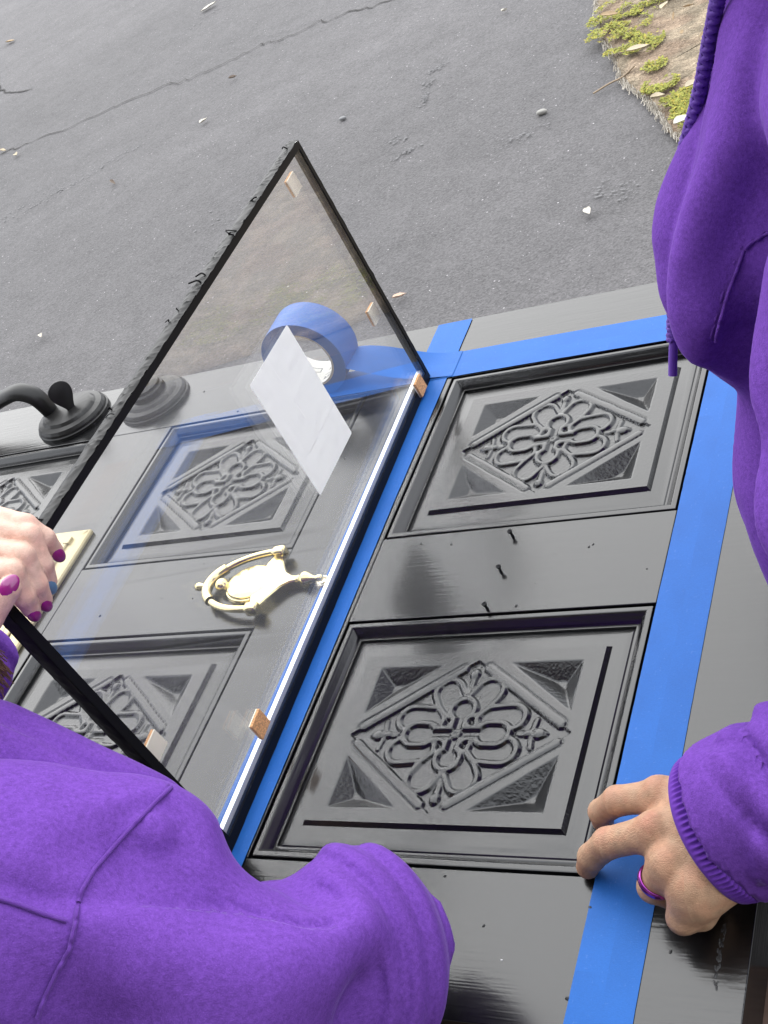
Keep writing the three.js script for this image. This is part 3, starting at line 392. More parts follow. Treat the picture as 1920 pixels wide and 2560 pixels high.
// ------------------------------------------------------------------ blue tape
function strip(name, pts, w, label, y = 0.0004) {      // pts: centre line [x, z]; a thin sheet with slightly wavering edges
  const c = new THREE.CatmullRomCurve3(pts.map(([x, z, dy = 0]) => V3(x, dy, z)), false, 'catmullrom', 0.1), n = 80, P = [], UV = [], I = []; let len = 0, last = null;
  for (let s = 0; s < 2; s++) { len = 0; last = null; for (let i = 0; i <= n; i++) { const p = c.getPoint(i / n), t = c.getTangent(i / n); if (last) len += p.distanceTo(last); last = p; const nx = -t.z, nz = t.x; for (let j = 0; j <= 6; j++) { const v = j / 6 - 0.5, ww = w / 2 + 0.0003 * (noise3(i * 0.8, j < 3 ? 1 : 2, 5) - 0.5); const x = p.x + nx * v * 2 * ww, z = p.z + nz * v * 2 * ww; P.push(x, y + p.y + (s ? 0.00022 : 0) + 0.00012 * noise3(x * 60, z * 60, 3), z); UV.push(len, v * w); if (i && j) { const a = s * (n + 1) * 7 + i * 7 + j; const q = [a, a - 7, a - 1, a - 1, a - 7, a - 8]; if (!s) I.push(...q); else I.push(q[0], q[2], q[1], q[3], q[5], q[4]); } } } }
  const g = new THREE.BufferGeometry(); g.setAttribute('position', new THREE.BufferAttribute(new Float32Array(P), 3)); g.setAttribute('uv', new THREE.BufferAttribute(new Float32Array(UV), 2)); g.setIndex(I); g.computeVertexNormals();
  const m = mesh(name, g, tapeMat); m.position.y = DOOR_Y; return tag(m, label, 'tape', 'blue tape strips on the door');
}
tapeMat.side = THREE.DoubleSide;
strip('tape_strip', [[-0.3535, -1.186], [-0.3540, -0.9], [-0.3543, -0.6], [-0.3536, -0.342]], 0.0494, 'blue tape strip across the door beside its top end');
strip('tape_strip', [[-0.7395, -1.2485], [-0.7385, -0.9], [-0.7350, -0.6], [-0.7330, -0.36]], 0.0494, 'blue tape strip across the door under the standing glass', 0.0008);
strip('tape_strip', [[-0.905, -1.154], [-0.8, -1.1535], [-0.6, -1.153], [-0.31, -1.1505]], 0.0494, 'blue tape strip along the far edge of the door', 0.0013);
{
  const r = base('tape_roll', [-0.90, DOOR_Y + 0.0017, -1.16], 'roll of wide blue tape standing on its rim behind the glass', 'tape roll');
  const R = 0.0575, ri = 0.0415, rc = 0.0385, w = 0.0485;
  tapeRollMat.side = THREE.DoubleSide;
  const side = (a, b, y) => xf(new THREE.RingGeometry(a, b, 72, 1), [0, R, y], [y < 0 ? Math.PI : 0, 0, 0]);
  mesh('winding', xf(new THREE.CylinderGeometry(R, R, w, 96, 1, true), [0, R, 0], [Math.PI / 2, 0, 0]), tapeRollMat, r);
  mesh('winding_face', mergeGeometries([side(ri, R, w / 2), side(ri, R, -w / 2)]), tapeRollMat, r);
  const cv = document.createElement('canvas'); cv.width = 1024; cv.height = 256; const cx = cv.getContext('2d'); cx.fillStyle = '#f1efe8'; cx.fillRect(0, 0, 1024, 256); cx.fillStyle = '#55585c'; cx.strokeStyle = '#55585c';
  for (let k = 0; k < 4; k++) { cx.save(); cx.translate(k * 256 + 20, 0); cx.font = 'bold 44px sans-serif'; cx.fillText('PAINTER', 10, 70); cx.font = 'bold 22px sans-serif'; cx.fillText('TAPE', 12, 104); cx.font = 'bold 40px sans-serif'; cx.fillText('TAPE', 12, 170); cx.lineWidth = 5; cx.strokeRect(124, 136, 92, 40); cx.beginPath(); cx.ellipse(70, 218, 44, 18, 0, 0, 7); cx.stroke(); cx.restore(); }
  const ct = new THREE.CanvasTexture(cv); ct.colorSpace = THREE.SRGBColorSpace;
  const core = xf(new THREE.CylinderGeometry(rc, rc, w, 72, 1, true), [0, R, 0], [Math.PI / 2, 0, 0]);
  mesh('core', core, new THREE.MeshStandardMaterial({ map: ct, roughness: 0.75, side: THREE.DoubleSide }), r);
  for (const sgn of [1, -1]) mesh('core_rim', side(rc, ri, sgn * (w / 2 - 0.0002)), new THREE.MeshStandardMaterial({ color: lin(0.6, 0.55, 0.46), roughness: 0.9, side: THREE.DoubleSide }), r);
  // loose tail that leaves the roll and twists down on to the strip
  const P = [], UV = [], I = [], n = 24, m = 8;
  for (let i = 0; i <= n; i++) { const t = i / n, x = 0.048 + 0.145 * t, y = 0.034 * (1 - t) ** 2 * (1 + 0.3 * Math.sin(t * 3)) + 0.0006, tw = -0.35 * Math.sin(Math.PI * Math.min(1, t * 1.2)) * (1 - t); for (let j = 0; j <= m; j++) { const v = (j / m - 0.5) * w; P.push(x + 0.1 * v * (1 - t), Math.max(0.0006, y + v * Math.sin(tw) * 0.9 + 0.002 * Math.sin(6 * t + 40 * v) * (1 - t)), 0.006 * t + v * Math.cos(tw)); UV.push(x, v); if (i && j) { const a = i * (m + 1) + j; I.push(a, a - m - 1, a - 1, a - 1, a - m - 1, a - m - 2); } } }
  const g = new THREE.BufferGeometry(); g.setAttribute('position', new THREE.BufferAttribute(new Float32Array(P), 3)); g.setAttribute('uv', new THREE.BufferAttribute(new Float32Array(UV), 2)); g.setIndex(I); g.computeVertexNormals(); mesh('loose_tail', g, tapeMat, r);
}
// ------------------------------------------------------------------ the sealed double-glazed pane, standing on its long edge
{
  const A = V3(-0.7393, 0, -1.1352), e = V3(0.019527, 0, 0.99981), up = V3(-0.02617, 0.99966, 0.00051), nrm = V3().crossVectors(up, e).normalize();
  if (nrm.x < 0) nrm.negate();
  const L = 0.671, Hh = 0.340, T = 0.0135;
  const pane = base('glass_pane', [0, 0, 0], 'sealed double glass pane with black edges standing upright on the door', 'glass pane');
  // local frame: x along the long edge, y up the pane, z towards the door's top end (front face at z = 0, back at z = -T)
  const M = new THREE.Matrix4().makeBasis(e.clone().negate(), up, V3().crossVectors(e.clone().negate(), up)); const zdir = V3().crossVectors(e.clone().negate(), up); const zs = zdir.x > 0 ? 1 : -1;
  pane.quaternion.setFromRotationMatrix(M); pane.position.set(A.x, DOOR_Y + 0.0016, A.z);
  const lx = (s) => -s;                                     // distance s from the far end of the long edge
  const glass = new THREE.MeshPhysicalMaterial({ color: 0xffffff, transmission: 0.99, thickness: 0, roughness: 0, ior: 1.52, specularIntensity: 1 });
  const seal = new THREE.MeshPhysicalMaterial({ color: lin(0.005, 0.005, 0.0055), roughness: 0.5, specularIntensity: 0.35 });
  const alu = new THREE.MeshPhysicalMaterial({ color: lin(0.86, 0.87, 0.88), metalness: 0.55, roughness: 0.32 });
  const bx = (s0, s1, y0, y1, z0, z1) => { const g = new THREE.BoxGeometry(s1 - s0, y1 - y0, Math.abs(z1 - z0)); g.translate(lx((s0 + s1) / 2), (y0 + y1) / 2, zs * (z0 + z1) / 2); return g; };
  const gt = 0.003;
  mesh('glass_sheet', bx(0.0006, L - 0.0006, 0.0006, Hh - 0.0006, -0.0002, -gt), glass, pane); mesh('glass_sheet', bx(0.0006, L - 0.0006, 0.0006, Hh - 0.0006, -T + gt, -T + 0.0002), glass, pane);
  const iz0 = -gt - 0.0003, iz1 = -T + gt + 0.0003, b = 0.0112, bt = 0.0075, bf = 0.0055, bn = 0.0095;
  for (const q of [[0, L, 0, b], [0, L, Hh - bt, Hh], [0, bf, b, Hh - bt], [L - bn, L, b, Hh - bt]]) mesh('edge_seal', bx(q[0] + 0.0008, q[1] - 0.0008, q[2] + (q[2] === b ? 0 : 0.0008), q[3] - (q[3] === Hh - bt ? 0 : 0.0008), iz0, iz1), seal, pane);
  const sp = 0.0062; for (const [q, m] of [[[bf, L - bn, b, b + sp], alu], [[bf, L - bn, Hh - bt - 0.002, Hh - bt], seal], [[bf, bf + 0.0015, b + sp, Hh - bt - 0.002], seal], [[L - bn - 0.002, L - bn, b + sp, Hh - bt - 0.002], seal]]) mesh('spacer_bar', bx(q[0] + 0.0002, q[1] - 0.0002, q[2] + 0.0002, q[3] - 0.0002, iz0 - 0.0008, iz1 + 0.0008), m, pane);
  // outer black sealant: faces of the rim, lumpy where it was smeared along the upper long edge
  const rim = (s0, s1, y0, y1, amp, dir, n, sd) => {       // bead along an edge: rounded strip wrapping the edge
    const P = [], I = [], m = 7; for (let i = 0; i <= n; i++) { const t = i / n, s = s0 + (s1 - s0) * t, y = y0 + (y1 - y0) * t; for (let j = 0; j <= m; j++) { const a = j / m, z = 0.0006 - (T + 0.0012) * a, bulge = 0.0012 * Math.sin(Math.PI * a) + amp * (noise3(i * 0.23, j * 0.8, sd) ** 2) + amp * 1.6 * Math.max(0, noise3(i * 0.5, j * 0.5, sd + 3) - 0.66) * 3 * noise3(i * 1.7, j, sd + 9); P.push(lx(s + dir[0] * bulge), y + dir[1] * bulge, zs * z); if (i && j) { const k = i * (m + 1) + j; I.push(k, k - m - 2, k - 1, k, k - m - 1, k - m - 2); } } }
    const g = new THREE.BufferGeometry(); g.setAttribute('position', new THREE.BufferAttribute(new Float32Array(P), 3)); g.setIndex(I); g.computeVertexNormals(); return g; };
  const sealD = seal.clone(); sealD.side = THREE.DoubleSide; sealD.roughness = 0.42;
  mesh('rim_sealant', rim(0, L, Hh, Hh, 0.0009, [0, 1], 420, 3), sealD, pane); mesh('rim_sealant', rim(0, 0, 0, Hh, 0.0008, [-1, 0], 120, 5), sealD, pane); mesh('rim_sealant', rim(L, L, 0, Hh, 0.0008, [1, 0], 120, 7), sealD, pane);
  mesh('rim_sealant', rim(0, L, 0.0002, 0.0002, 0.0004, [0, -1], 200, 9), sealD, pane);
  // black film on the inner margins of the sheets
  const band = (s0, s1, y0, y1, z) => bx(s0, s1, y0, y1, z, z - 0.00012);
  for (const q of [[0.0004, L - 0.0004, 0.0004, 0.0108], [0.0004, L - 0.0004, Hh - 0.0078, Hh - 0.0004], [0.0004, 0.0058, 0.0108, Hh - 0.0078], [L - 0.0095, L - 0.0004, 0.0108, Hh - 0.0078]]) for (const z of [0.0006]) mesh('edge_tape', bx(q[0], q[1], q[2], q[3], z, z - 0.0004), sealD, pane);
  const crumbs = []; for (let i = 0; i < 12; i++) { const s = L * rnd(), l = 0.002 + 0.006 * rnd() ** 2; crumbs.push(tube([[lx(s), Hh + 0.001, -zs * T * rnd()], [lx(s + l * (rnd() - 0.3)), Hh + 0.003 + 0.4 * l, -zs * T * rnd()], [lx(s + l * (rnd() - 0.2)), Hh + 0.002 + l * 0.8 * rnd(), -zs * T * rnd() * 1.3]], 0.0005 + 0.0006 * rnd(), 6, 5)); }
  tag(mesh('sealant_crumbs', mergeGeometries(crumbs), sealD, pane), null, null, null, 'stuff');
  // cork pads and the white paper sticker
  const corkTex = dataTex(128, 128, (i, j, o) => { const v = 0.55 + 0.9 * noise3(i / 5, j / 5, 1) * noise3(i / 2, j / 2, 2) * 1.4; o[0] = s8(0.72 * v); o[1] = s8(0.38 * v); o[2] = s8(0.17 * v); }, { color: true, repeat: [40, 40] });
  const cork = new THREE.MeshStandardMaterial({ map: corkTex, roughness: 0.9 }), foam = new THREE.MeshStandardMaterial({ color: lin(0.8580, 0.8060, 0.6500), roughness: 0.8 });
  const pad = (s, y, front, a) => { const g = new THREE.Group(); g.name = 'cork_pad'; pane.add(g); const w = 0.0205; const z0 = front ? 0.0003 : -T - 0.0003, sg = front ? 1 : -1; const mk = (d0, d1) => { const q = new THREE.BoxGeometry(w, w, d1 - d0); q.rotateZ(a); q.translate(lx(s), y, zs * (z0 + sg * (d0 + d1) / 2)); return boxUV(q); }; mesh('foam_layer', mk(0, 0.0013), foam, g); mesh('cork_layer', mk(0.0013, 0.0043), cork, g); };
  pad(0.0265, 0.3045, false, 0.03); pad(0.0175, 0.1165, false, -0.04); pad(0.6436, 0.1226, false, 0.05); pad(0.0345, 0.0144, true, 0.02); pad(0.5557, 0.0346, true, 0.04);
  const ps = new THREE.Shape(); const hw = 0.0515, hh = 0.0745, c = 0.003; ps.moveTo(-hw + c, -hh); ps.lineTo(hw - c, -hh); ps.quadraticCurveTo(hw, -hh, hw, -hh + c); ps.lineTo(hw, hh - c); ps.quadraticCurveTo(hw, hh, hw - c, hh); ps.lineTo(-hw + c, hh); ps.quadraticCurveTo(-hw, hh, -hw, hh - c); ps.lineTo(-hw, -hh + c); ps.quadraticCurveTo(-hw, -hh, -hw + c, -hh);
  const st = new THREE.ExtrudeGeometry(ps, { depth: 0.00025, bevelEnabled: false }); st.rotateZ(-0.03); st.translate(lx(0.2452), 0.1584, zs * 0.0003); const paperBump = dataTex(256, 256, (i, j) => 128 + (noise3(i / 60, j / 18, 1) - 0.5) * 120 + (noise3(i / 14, j / 40, 2) - 0.5) * 60, { repeat: [8, 8] });
  mesh('sticker', boxUV(st), new THREE.MeshPhysicalMaterial({ color: lin(0.92, 0.92, 0.90), transmission: 0.65, thickness: 0, roughness: 1, bumpMap: paperBump, bumpScale: 0.001, side: THREE.DoubleSide }), pane);
}
// ------------------------------------------------------------------ people
const fleeceCol = dataTex(512, 512, (i, j, o) => { const v = 1 + (noise3(i / 1.7, j / 1.7, 1) - 0.5) * 0.32 + (noise3(i / 7, j / 7, 2) - 0.5) * 0.25 + (hash(i, j, 3) > 0.985 ? 0.5 : 0); o[0] = s8(0.146 * v); o[1] = s8(0.055 * v); o[2] = s8(0.33 * v); }, { color: true, repeat: [1, 1] });
const fleeceBump = dataTex(512, 512, (i, j) => 128 + (noise3(i / 2, j / 2, 1) - 0.5) * 120 + (noise3(i / 9, j / 9, 2) - 0.5) * 90, { repeat: [1, 1] });
const fleece = new THREE.MeshPhysicalMaterial({ map: fleeceCol, roughness: 0.95, bumpMap: fleeceBump, bumpScale: 0.00035, sheen: 0.75, sheenRoughness: 0.35, sheenColor: lin(0.48, 0.32, 0.80), specularIntensity: 0.2 });
const ribTex = dataTex(64, 64, (i, j) => 128 + 110 * Math.sin(i / 64 * Math.PI * 2 * 8), { repeat: [1, 1] });
const ribMat = new THREE.MeshPhysicalMaterial({ color: lin(0.12, 0.038, 0.31), roughness: 0.95, sheen: 0.4, sheenColor: lin(0.5, 0.36, 0.8), specularIntensity: 0.2 });
const skinMap = (r, g, b) => dataTex(512, 512, (i, j, o) => { const v = 1 + (noise3(i / 3, j / 3, 1) - 0.5) * 0.16 + (noise3(i / 26, j / 26, 2) - 0.5) * 0.22, w = (noise3(i / 40, j / 40, 5) - 0.5) * 0.35; o[0] = s8(r * v * (1 + 0.1 * w)); o[1] = s8(g * v * (1 - 0.3 * w)); o[2] = s8(b * v * (1 - 0.35 * w)); }, { color: true });
const skinBump = dataTex(512, 512, (i, j) => 128 + (noise3(i / 2.4, j / 2.4, 1) - 0.5) * 90 + (noise3(i / 7, j / 3, 3) - 0.5) * 110 + (noise3(i / 24, j / 24, 2) - 0.5) * 60);
const skinA = new THREE.MeshPhysicalMaterial({ map: skinMap(0.47, 0.28, 0.172), roughness: 0.5, bumpMap: skinBump, bumpScale: 0.0006, specularIntensity: 0.7, vertexColors: true });
const skinB = new THREE.MeshPhysicalMaterial({ map: skinMap(0.66, 0.42, 0.325), roughness: 0.5, bumpMap: skinBump, bumpScale: 0.0004, specularIntensity: 0.7 });
const denim = new THREE.MeshStandardMaterial({ color: lin(0.012, 0.012, 0.014), roughness: 0.9 });
const shoeMat = new THREE.MeshStandardMaterial({ color: lin(0.03, 0.03, 0.03), roughness: 0.7 });
const sub = (a, b, k) => smax(a, -b, k);

// a person: rel = coordinates relative to the door face; each builder shifts into the group at the feet
function personGroup(x, z, label) { const g = base('person', [x, 0, z], label, 'person', null); g.userData.shift = undefined; delete g.userData.shift; return g; }
const relTo = (geo, g) => geo.translate(-g.position.x, DOOR_Y, -g.position.z);
function headSDF(c, fwd, up) {           // simple but complete head: skull, jaw, nose, brow, eye sockets, lips, ears
  const F = V3(...fwd).normalize(), U = V3(...up).normalize(), R = V3().crossVectors(F, U).normalize(); U.crossVectors(R, F);
  return (x, y, z) => {
    const dx = x - c[0], dy = y - c[1], dz = z - c[2]; const f = dx * F.x + dy * F.y + dz * F.z, u = dx * U.x + dy * U.y + dz * U.z, r = Math.abs(dx * R.x + dy * R.y + dz * R.z);
    let d = (Math.hypot(f / 0.098, (u - 0.03) / 0.088, r / 0.075) - 1) * 0.075;
    d = smin(d, cap(f, u, r, [0.03, -0.03, 0.015, 0.055], [0.058, -0.088, 0.006, 0.024]), 0.03);
    d = smin(d, cap(f, u, r, [0.092, 0.02, 0, 0.009], [0.108, -0.018, 0, 0.011]), 0.012);
    d = smin(d, cap(f, u, r, [0.085, 0.032, 0.012, 0.008], [0.074, 0.034, 0.045, 0.007]), 0.012);
    d = sub(d, Math.hypot(f - 0.098, u - 0.012, r - 0.031) - 0.014, 0.012); d = smin(d, Math.hypot(f - 0.080, u - 0.012, r - 0.031) - 0.0115, 0.002);
    d = smin(d, cap(f, u, r, [0.092, -0.046, 0, 0.0065], [0.083, -0.047, 0.022, 0.004]), 0.005); d = smin(d, cap(f, u, r, [0.091, -0.056, 0, 0.007], [0.082, -0.054, 0.02, 0.004]), 0.005);
    d = smin(d, Math.hypot((f - 0.0) / 0.9, (u - 0.0) / 1.5, (r - 0.079) / 0.55) - 0.018, 0.006);
    return d;
  };
}
function handGeo(palm, fingers, cell, k = 0.010, bumps = []) {
  let lo = [9, 9, 9], hi = [-9, -9, -9]; for (const c of [...palm, ...fingers]) for (const p of c) for (let a = 0; a < 3; a++) { lo[a] = Math.min(lo[a], p[a] - p[3] - 0.012); hi[a] = Math.max(hi[a], p[a] + p[3] + 0.012); }
  const f = (x, y, z) => { let d = 9; for (const c of palm) for (let i = 0; i < c.length - 1; i++) d = smin(d, cap(x, y, z, c[i], c[i + 1]), 0.016); let best = 9; for (const c of fingers) { let e = 9; for (let i = 0; i < c.length - 1; i++) e = smin(e, cap(x, y, z, c[i], c[i + 1]), 0.003); best = smin(best, e, 0.0022); } d = smin(d, best, k); for (const b of bumps) d = b[4] > 0 ? smin(d, Math.hypot(x - b[0], y - b[1], z - b[2]) - b[3], b[4]) : sub(d, Math.hypot(x - b[0], y - b[1], z - b[2]) - b[3], -b[4]); return d; };
  return sdfMesh(f, lo, hi, cell, 14);
}
function nailGeo(p, dir, nrm, L, W) { const D = V3(...dir).normalize(), N = V3(...nrm); N.addScaledVector(D, -N.dot(D)).normalize(); const S = V3().crossVectors(D, N); const g = new THREE.SphereGeometry(1, 24, 16); g.scale(L / 2, W * 0.13, W / 2); const q = g.attributes.position; for (let i = 0; i < q.count; i++) { const x = q.getX(i), z = q.getZ(i); q.setY(i, q.getY(i) - 0.35 * z * z / (W / 2) - 0.12 * x * x / (L / 2)); } g.computeVertexNormals(); g.applyMatrix4(new THREE.Matrix4().makeBasis(D, N, S)); g.translate(...p); return g; }
function cordGeo(pts, r, turns) { const c = new THREE.CatmullRomCurve3(pts.map((p) => V3(...p))); const parts = []; for (let s = 0; s < 4; s++) { const q = []; const n = 180; for (let i = 0; i <= n; i++) { const t = i / n, p = c.getPoint(t), T = c.getTangent(t), A = V3(0, 0, 1).cross(T).normalize(), B = T.clone().cross(A), a = (s % 2 ? -1 : 1) * t * turns * 6.283 + s * 1.5708; q.push(p.addScaledVector(A, r * 0.62 * Math.cos(a)).addScaledVector(B, r * 0.5 * Math.sin(a))); } parts.push(tube(q, r * 0.48, 260, 6)); } return mergeGeometries(parts); }
// seam: a double row of stitching pressed as two thin ridges that lie on the cloth; points are found on the surface along a line of sight
const toWorld = (px, py) => { const v = V3(px / 1920 * 2 - 1, 1 - py / 2560 * 2, 0.5); const h = Math.tan(44.2 * Math.PI / 360); return V3(v.x * h * 0.75, v.y * h, -1).applyQuaternion(camera.quaternion).normalize(); };
function hitCloth(f, px, py, t0, t1) { const d = toWorld(px, py), o = camera.position; for (let t = t0; t < t1; t += 0.002) { if (f(o.x + d.x * t, o.y - DOOR_Y + d.y * t, o.z + d.z * t) < 0) return V3(o.x + d.x * t, o.y - DOOR_Y + d.y * t, o.z + d.z * t); } return null; }
const seamOut = (p) => p.clone().addScaledVector(p.clone().sub(V3(0, 0.8, 0)).normalize(), 0.0004);
function seamPoints(f, pix, t0, t1) { const out = []; for (let i = 0; i < pix.length - 1; i++) for (let k = 0; k < 4; k++) { const u = k / 4, p = hitCloth(f, pix[i][0] * (1 - u) + pix[i + 1][0] * u, pix[i][1] * (1 - u) + pix[i + 1][1] * u, t0, t1); if (p) out.push(seamOut(p)); } return out; }

function knuckleTint(geo, spots) { const p = geo.attributes.position, c = new Float32Array(p.count * 3); for (let i = 0; i < p.count; i++) { let k = 0; for (const [x, y, z, r, a] of spots) { const d = Math.hypot(p.getX(i) - x, p.getY(i) - y, p.getZ(i) - z); k = Math.max(k, a * Math.exp(-((d / r) ** 2)) * (0.55 + 0.9 * noise3(p.getX(i) * 260, p.getY(i) * 260, p.getZ(i) * 260))); } c[i * 3] = 1 - 0.06 * k; c[i * 3 + 1] = 1 - 0.36 * k; c[i * 3 + 2] = 1 - 0.34 * k; } geo.setAttribute('color', new THREE.BufferAttribute(c, 3)); return geo; }

const crease = (x, y, z, f, w, sd) => { const n = noise3(x * f + sd, y * f * 0.6, z * f + 2 * sd) * 0.7 + noise3(x * f * 2.1, y * f * 1.3 + sd, z * f * 2.1) * 0.3; const q = (n - 0.5) / w; return Math.exp(-q * q); };
// ---- the man at the door's top end, left hand on the door
{
  const man = personGroup(0.0, -0.85, 'person in purple hoodie leaning at the door end, pressing the tape with one hand');
  const folds = (x, y, z) => 0.007 * (fbm(x * 7 + 3 + y * 4, y * 4, z * 8, 3) - 0.5) * 2;
  const bulge = [[-0.1893, 0.4484, -0.9059, 0.036], [-0.2113, 0.3676, -0.8652, 0.036], [-0.2380, 0.3435, -0.8456, 0.036], [-0.2542, 0.3233, -0.8296, 0.036], [-0.2590, 0.3070, -0.8185, 0.036], [-0.2587, 0.2791, -0.8011, 0.036], [-0.2518, 0.2520, -0.7851, 0.034], [-0.2402, 0.2395, -0.7735, 0.030]];
  const front = [[-0.1648, 0.4206, -0.8497, 0.055], [-0.1871, 0.3560, -0.8129, 0.055], [-0.2125, 0.3111, -0.7803, 0.055], [-0.2196, 0.2770, -0.7621, 0.053], [-0.2140, 0.2535, -0.7533, 0.046]];
  const sleeveL = [[-0.070, 0.445, -0.680, 0.076], [-0.1290, 0.3350, -0.6820, 0.058], [-0.1426, 0.2953, -0.6559, 0.055], [-0.1542, 0.2186, -0.5933, 0.055], [-0.1140, 0.1324, -0.5277, 0.060], [-0.1989, 0.0752, -0.4951, 0.056], [-0.2456, 0.0628, -0.4801, 0.0535], [-0.2900, 0.0480, -0.4710, 0.0505]];
  const c0 = V3(-0.2658, 0.0548, -0.4761), ax = V3(-0.90, -0.34, 0.22).normalize();
  const cloth = (x, y, z) => {
    let d = cap(x, y, z, [-0.07, 0.40, -0.77, 0.115], [-0.07, 0.40, -0.95, 0.115]);
    d = smin(d, cap(x, y, z, [-0.09, 0.20, -0.81, 0.12], [-0.09, 0.20, -0.92, 0.12]), 0.08);
    d = smin(d, cap(x, y, z, [-0.04, -0.02, -0.80, 0.145], [-0.04, -0.02, -0.90, 0.145]), 0.08);
    d = smin(d, cap(x, y, z, [-0.05, 0.54, -0.75, 0.07], [-0.05, 0.54, -0.95, 0.07]), 0.07);
    let bu = 9, fr = 9; for (let i = 0; i < bulge.length - 1; i++) bu = smin(bu, cap(x, y, z, bulge[i], bulge[i + 1]), 0.015); for (let i = 0; i < front.length - 1; i++) fr = smin(fr, cap(x, y, z, front[i], front[i + 1]), 0.03);
    d = smin(d, bu, 0.03); d = smin(d, fr, 0.005);
    d = sub(d, chain(x, y, z, [[-0.2020, 0.3865, -0.7122, 0.040], [-0.2140, 0.3631, -0.6970, 0.042]]), 0.03);
    d = smin(d, chain(x, y, z, [[-0.1856, 0.4347, -0.8069, 0.012], [-0.2052, 0.3995, -0.7852, 0.014], [-0.2329, 0.3644, -0.7583, 0.014], [-0.2485, 0.3374, -0.7457, 0.013], [-0.2562, 0.3039, -0.7375, 0.012], [-0.2567, 0.2734, -0.7351, 0.011]]), 0.022);
    d = smin(d, cap(x, y, z, [-0.180, 0.165, -0.825, 0.085], [-0.184, 0.095, -0.772, 0.093]), 0.05);
    d = smin(d, cap(x, y, z, [-0.184, 0.095, -0.772, 0.093], [-0.174, 0.048, -0.725, 0.090]), 0.04);
    d = sub(d, chain(x, y, z, [[-0.285, 0.196, -0.715, 0.022], [-0.235, 0.196, -0.690, 0.026], [-0.19, 0.19, -0.675, 0.024]]), 0.025);
    d = sub(d, chain(x, y, z, [[-0.2150, 0.3100, -0.7150, 0.006], [-0.2252, 0.2744, -0.7167, 0.018], [-0.2350, 0.2278, -0.7150, 0.022], [-0.2100, 0.1900, -0.7000, 0.026]]), 0.03);
    // hood lying round the neck
    d = smin(d, cap(x, y, z, [-0.12, 0.565, -0.78, 0.05], [-0.02, 0.60, -0.74, 0.06]), 0.03); d = smin(d, cap(x, y, z, [-0.02, 0.60, -0.74, 0.06], [0.06, 0.60, -0.85, 0.075]), 0.03); d = smin(d, cap(x, y, z, [0.06, 0.60, -0.85, 0.075], [-0.02, 0.60, -0.96, 0.06]), 0.03); d = smin(d, cap(x, y, z, [-0.02, 0.60, -0.96, 0.06], [-0.12, 0.565, -0.92, 0.05]), 0.03);
    let s = 9; for (let i = 0; i < sleeveL.length - 1; i++) s = smin(s, cap(x, y, z, sleeveL[i], sleeveL[i + 1]), 0.025);
    // folds pushed up round the forearm, long drags down the upper sleeve
    const al = (x - c0.x) * ax.x + (y - c0.y) * ax.y + (z - c0.z) * ax.z, fz = z + 0.47, fy = y - 0.06;
    const pl = (al + 0.45 * fz - 0.25 * fy) * 165 + 1.6 * noise3(x * 22, y * 22, z * 22); if (y < 0.2) s -= 0.0050 * (Math.abs(Math.sin(pl * 0.5)) ** 0.8 - 0.5) * 2 * Math.max(0, Math.min(1, (-al - 0.022) * 40)) * Math.max(0, Math.min(1, (0.19 - y) * 20));
    s = Math.max(s, al);
    s -= 0.0045 * Math.sin((y + 0.7 * z - 0.3 * x) * 78 + 4 * noise3(x * 12, y * 12, z * 12)) * Math.max(0, Math.min(1, (y - 0.14) * 12)) * Math.max(0, Math.min(1, (0.40 - y) * 12));
    { const q = Math.max(0, Math.min(1, (y - 0.30) / 0.14)); d = smin(d, s, 0.010 + 0.04 * q * q * (3 - 2 * q)); }
    // right arm raised towards the chin
    let r = cap(x, y, z, [-0.095, 0.455, -1.015, 0.082], [-0.335, 0.462, -1.09, 0.060]); r = smin(r, cap(x, y, z, [-0.335, 0.462, -1.09, 0.058], [-0.275, 0.61, -0.955, 0.048]), 0.02); d = smin(d, r, 0.04);
    d = sub(d, cap(x, y, z, [-0.32, 0.036, -0.462, 0.042], [-0.250, 0.060, -0.480, 0.042]), 0.004);     // open cuff
    d = sub(d, cap(x, y, z, [-0.06, 0.56, -0.85, 0.065], [-0.06, 0.70, -0.85, 0.075]), 0.02);              // neck opening
    return d + folds(x, y, z) + 0.0052 * crease(x + 0.35 * y, y * 0.5, z + 0.3 * y, 11, 0.035, 4);
  };
  mesh('hoodie', relTo(sdfMesh(cloth, [-0.42, -0.19, -1.24], [0.17, 0.72, -0.40], 0.0052, 7), man), fleece, man);
  // ribbed cuff: a ring of knitted ribs
  {
    const A = V3(0, 1, 0).addScaledVector(ax, -ax.y).normalize(), B = ax.clone().cross(A); const P = [], I = [], n = 640, m = 8;
    for (let i = 0; i <= n; i++) { const a = i / n * 6.2832, rib = 0.0011 * Math.sin(i / n * 6.2832 * 80); for (let j = 0; j <= m; j++) { const t = j / m, rr = 0.0515 + rib * Math.sin(Math.PI * Math.min(1, t * 1.3 + 0.1)) - 0.004 * (t > 0.85 ? (t - 0.85) / 0.15 : 0) - 0.003 * (t < 0.12 ? 1 : 0); const q = c0.clone().addScaledVector(ax, -0.004 + 0.0165 * t + 0.0015 * Math.cos(a * 2)).addScaledVector(A, rr * Math.cos(a)).addScaledVector(B, rr * 1.05 * Math.sin(a)); P.push(q.x, q.y, q.z); if (i && j) { const k = i * (m + 1) + j; I.push(k, k - m - 1, k - 1, k - 1, k - m - 1, k - m - 2); } } }
    const g = new THREE.BufferGeometry(); g.setAttribute('position', new THREE.BufferAttribute(new Float32Array(P), 3)); g.setIndex(I); g.computeVertexNormals(); const rm = ribMat.clone(); rm.side = THREE.DoubleSide; mesh('ribbed_cuff', relTo(g, man), rm, man);
  }
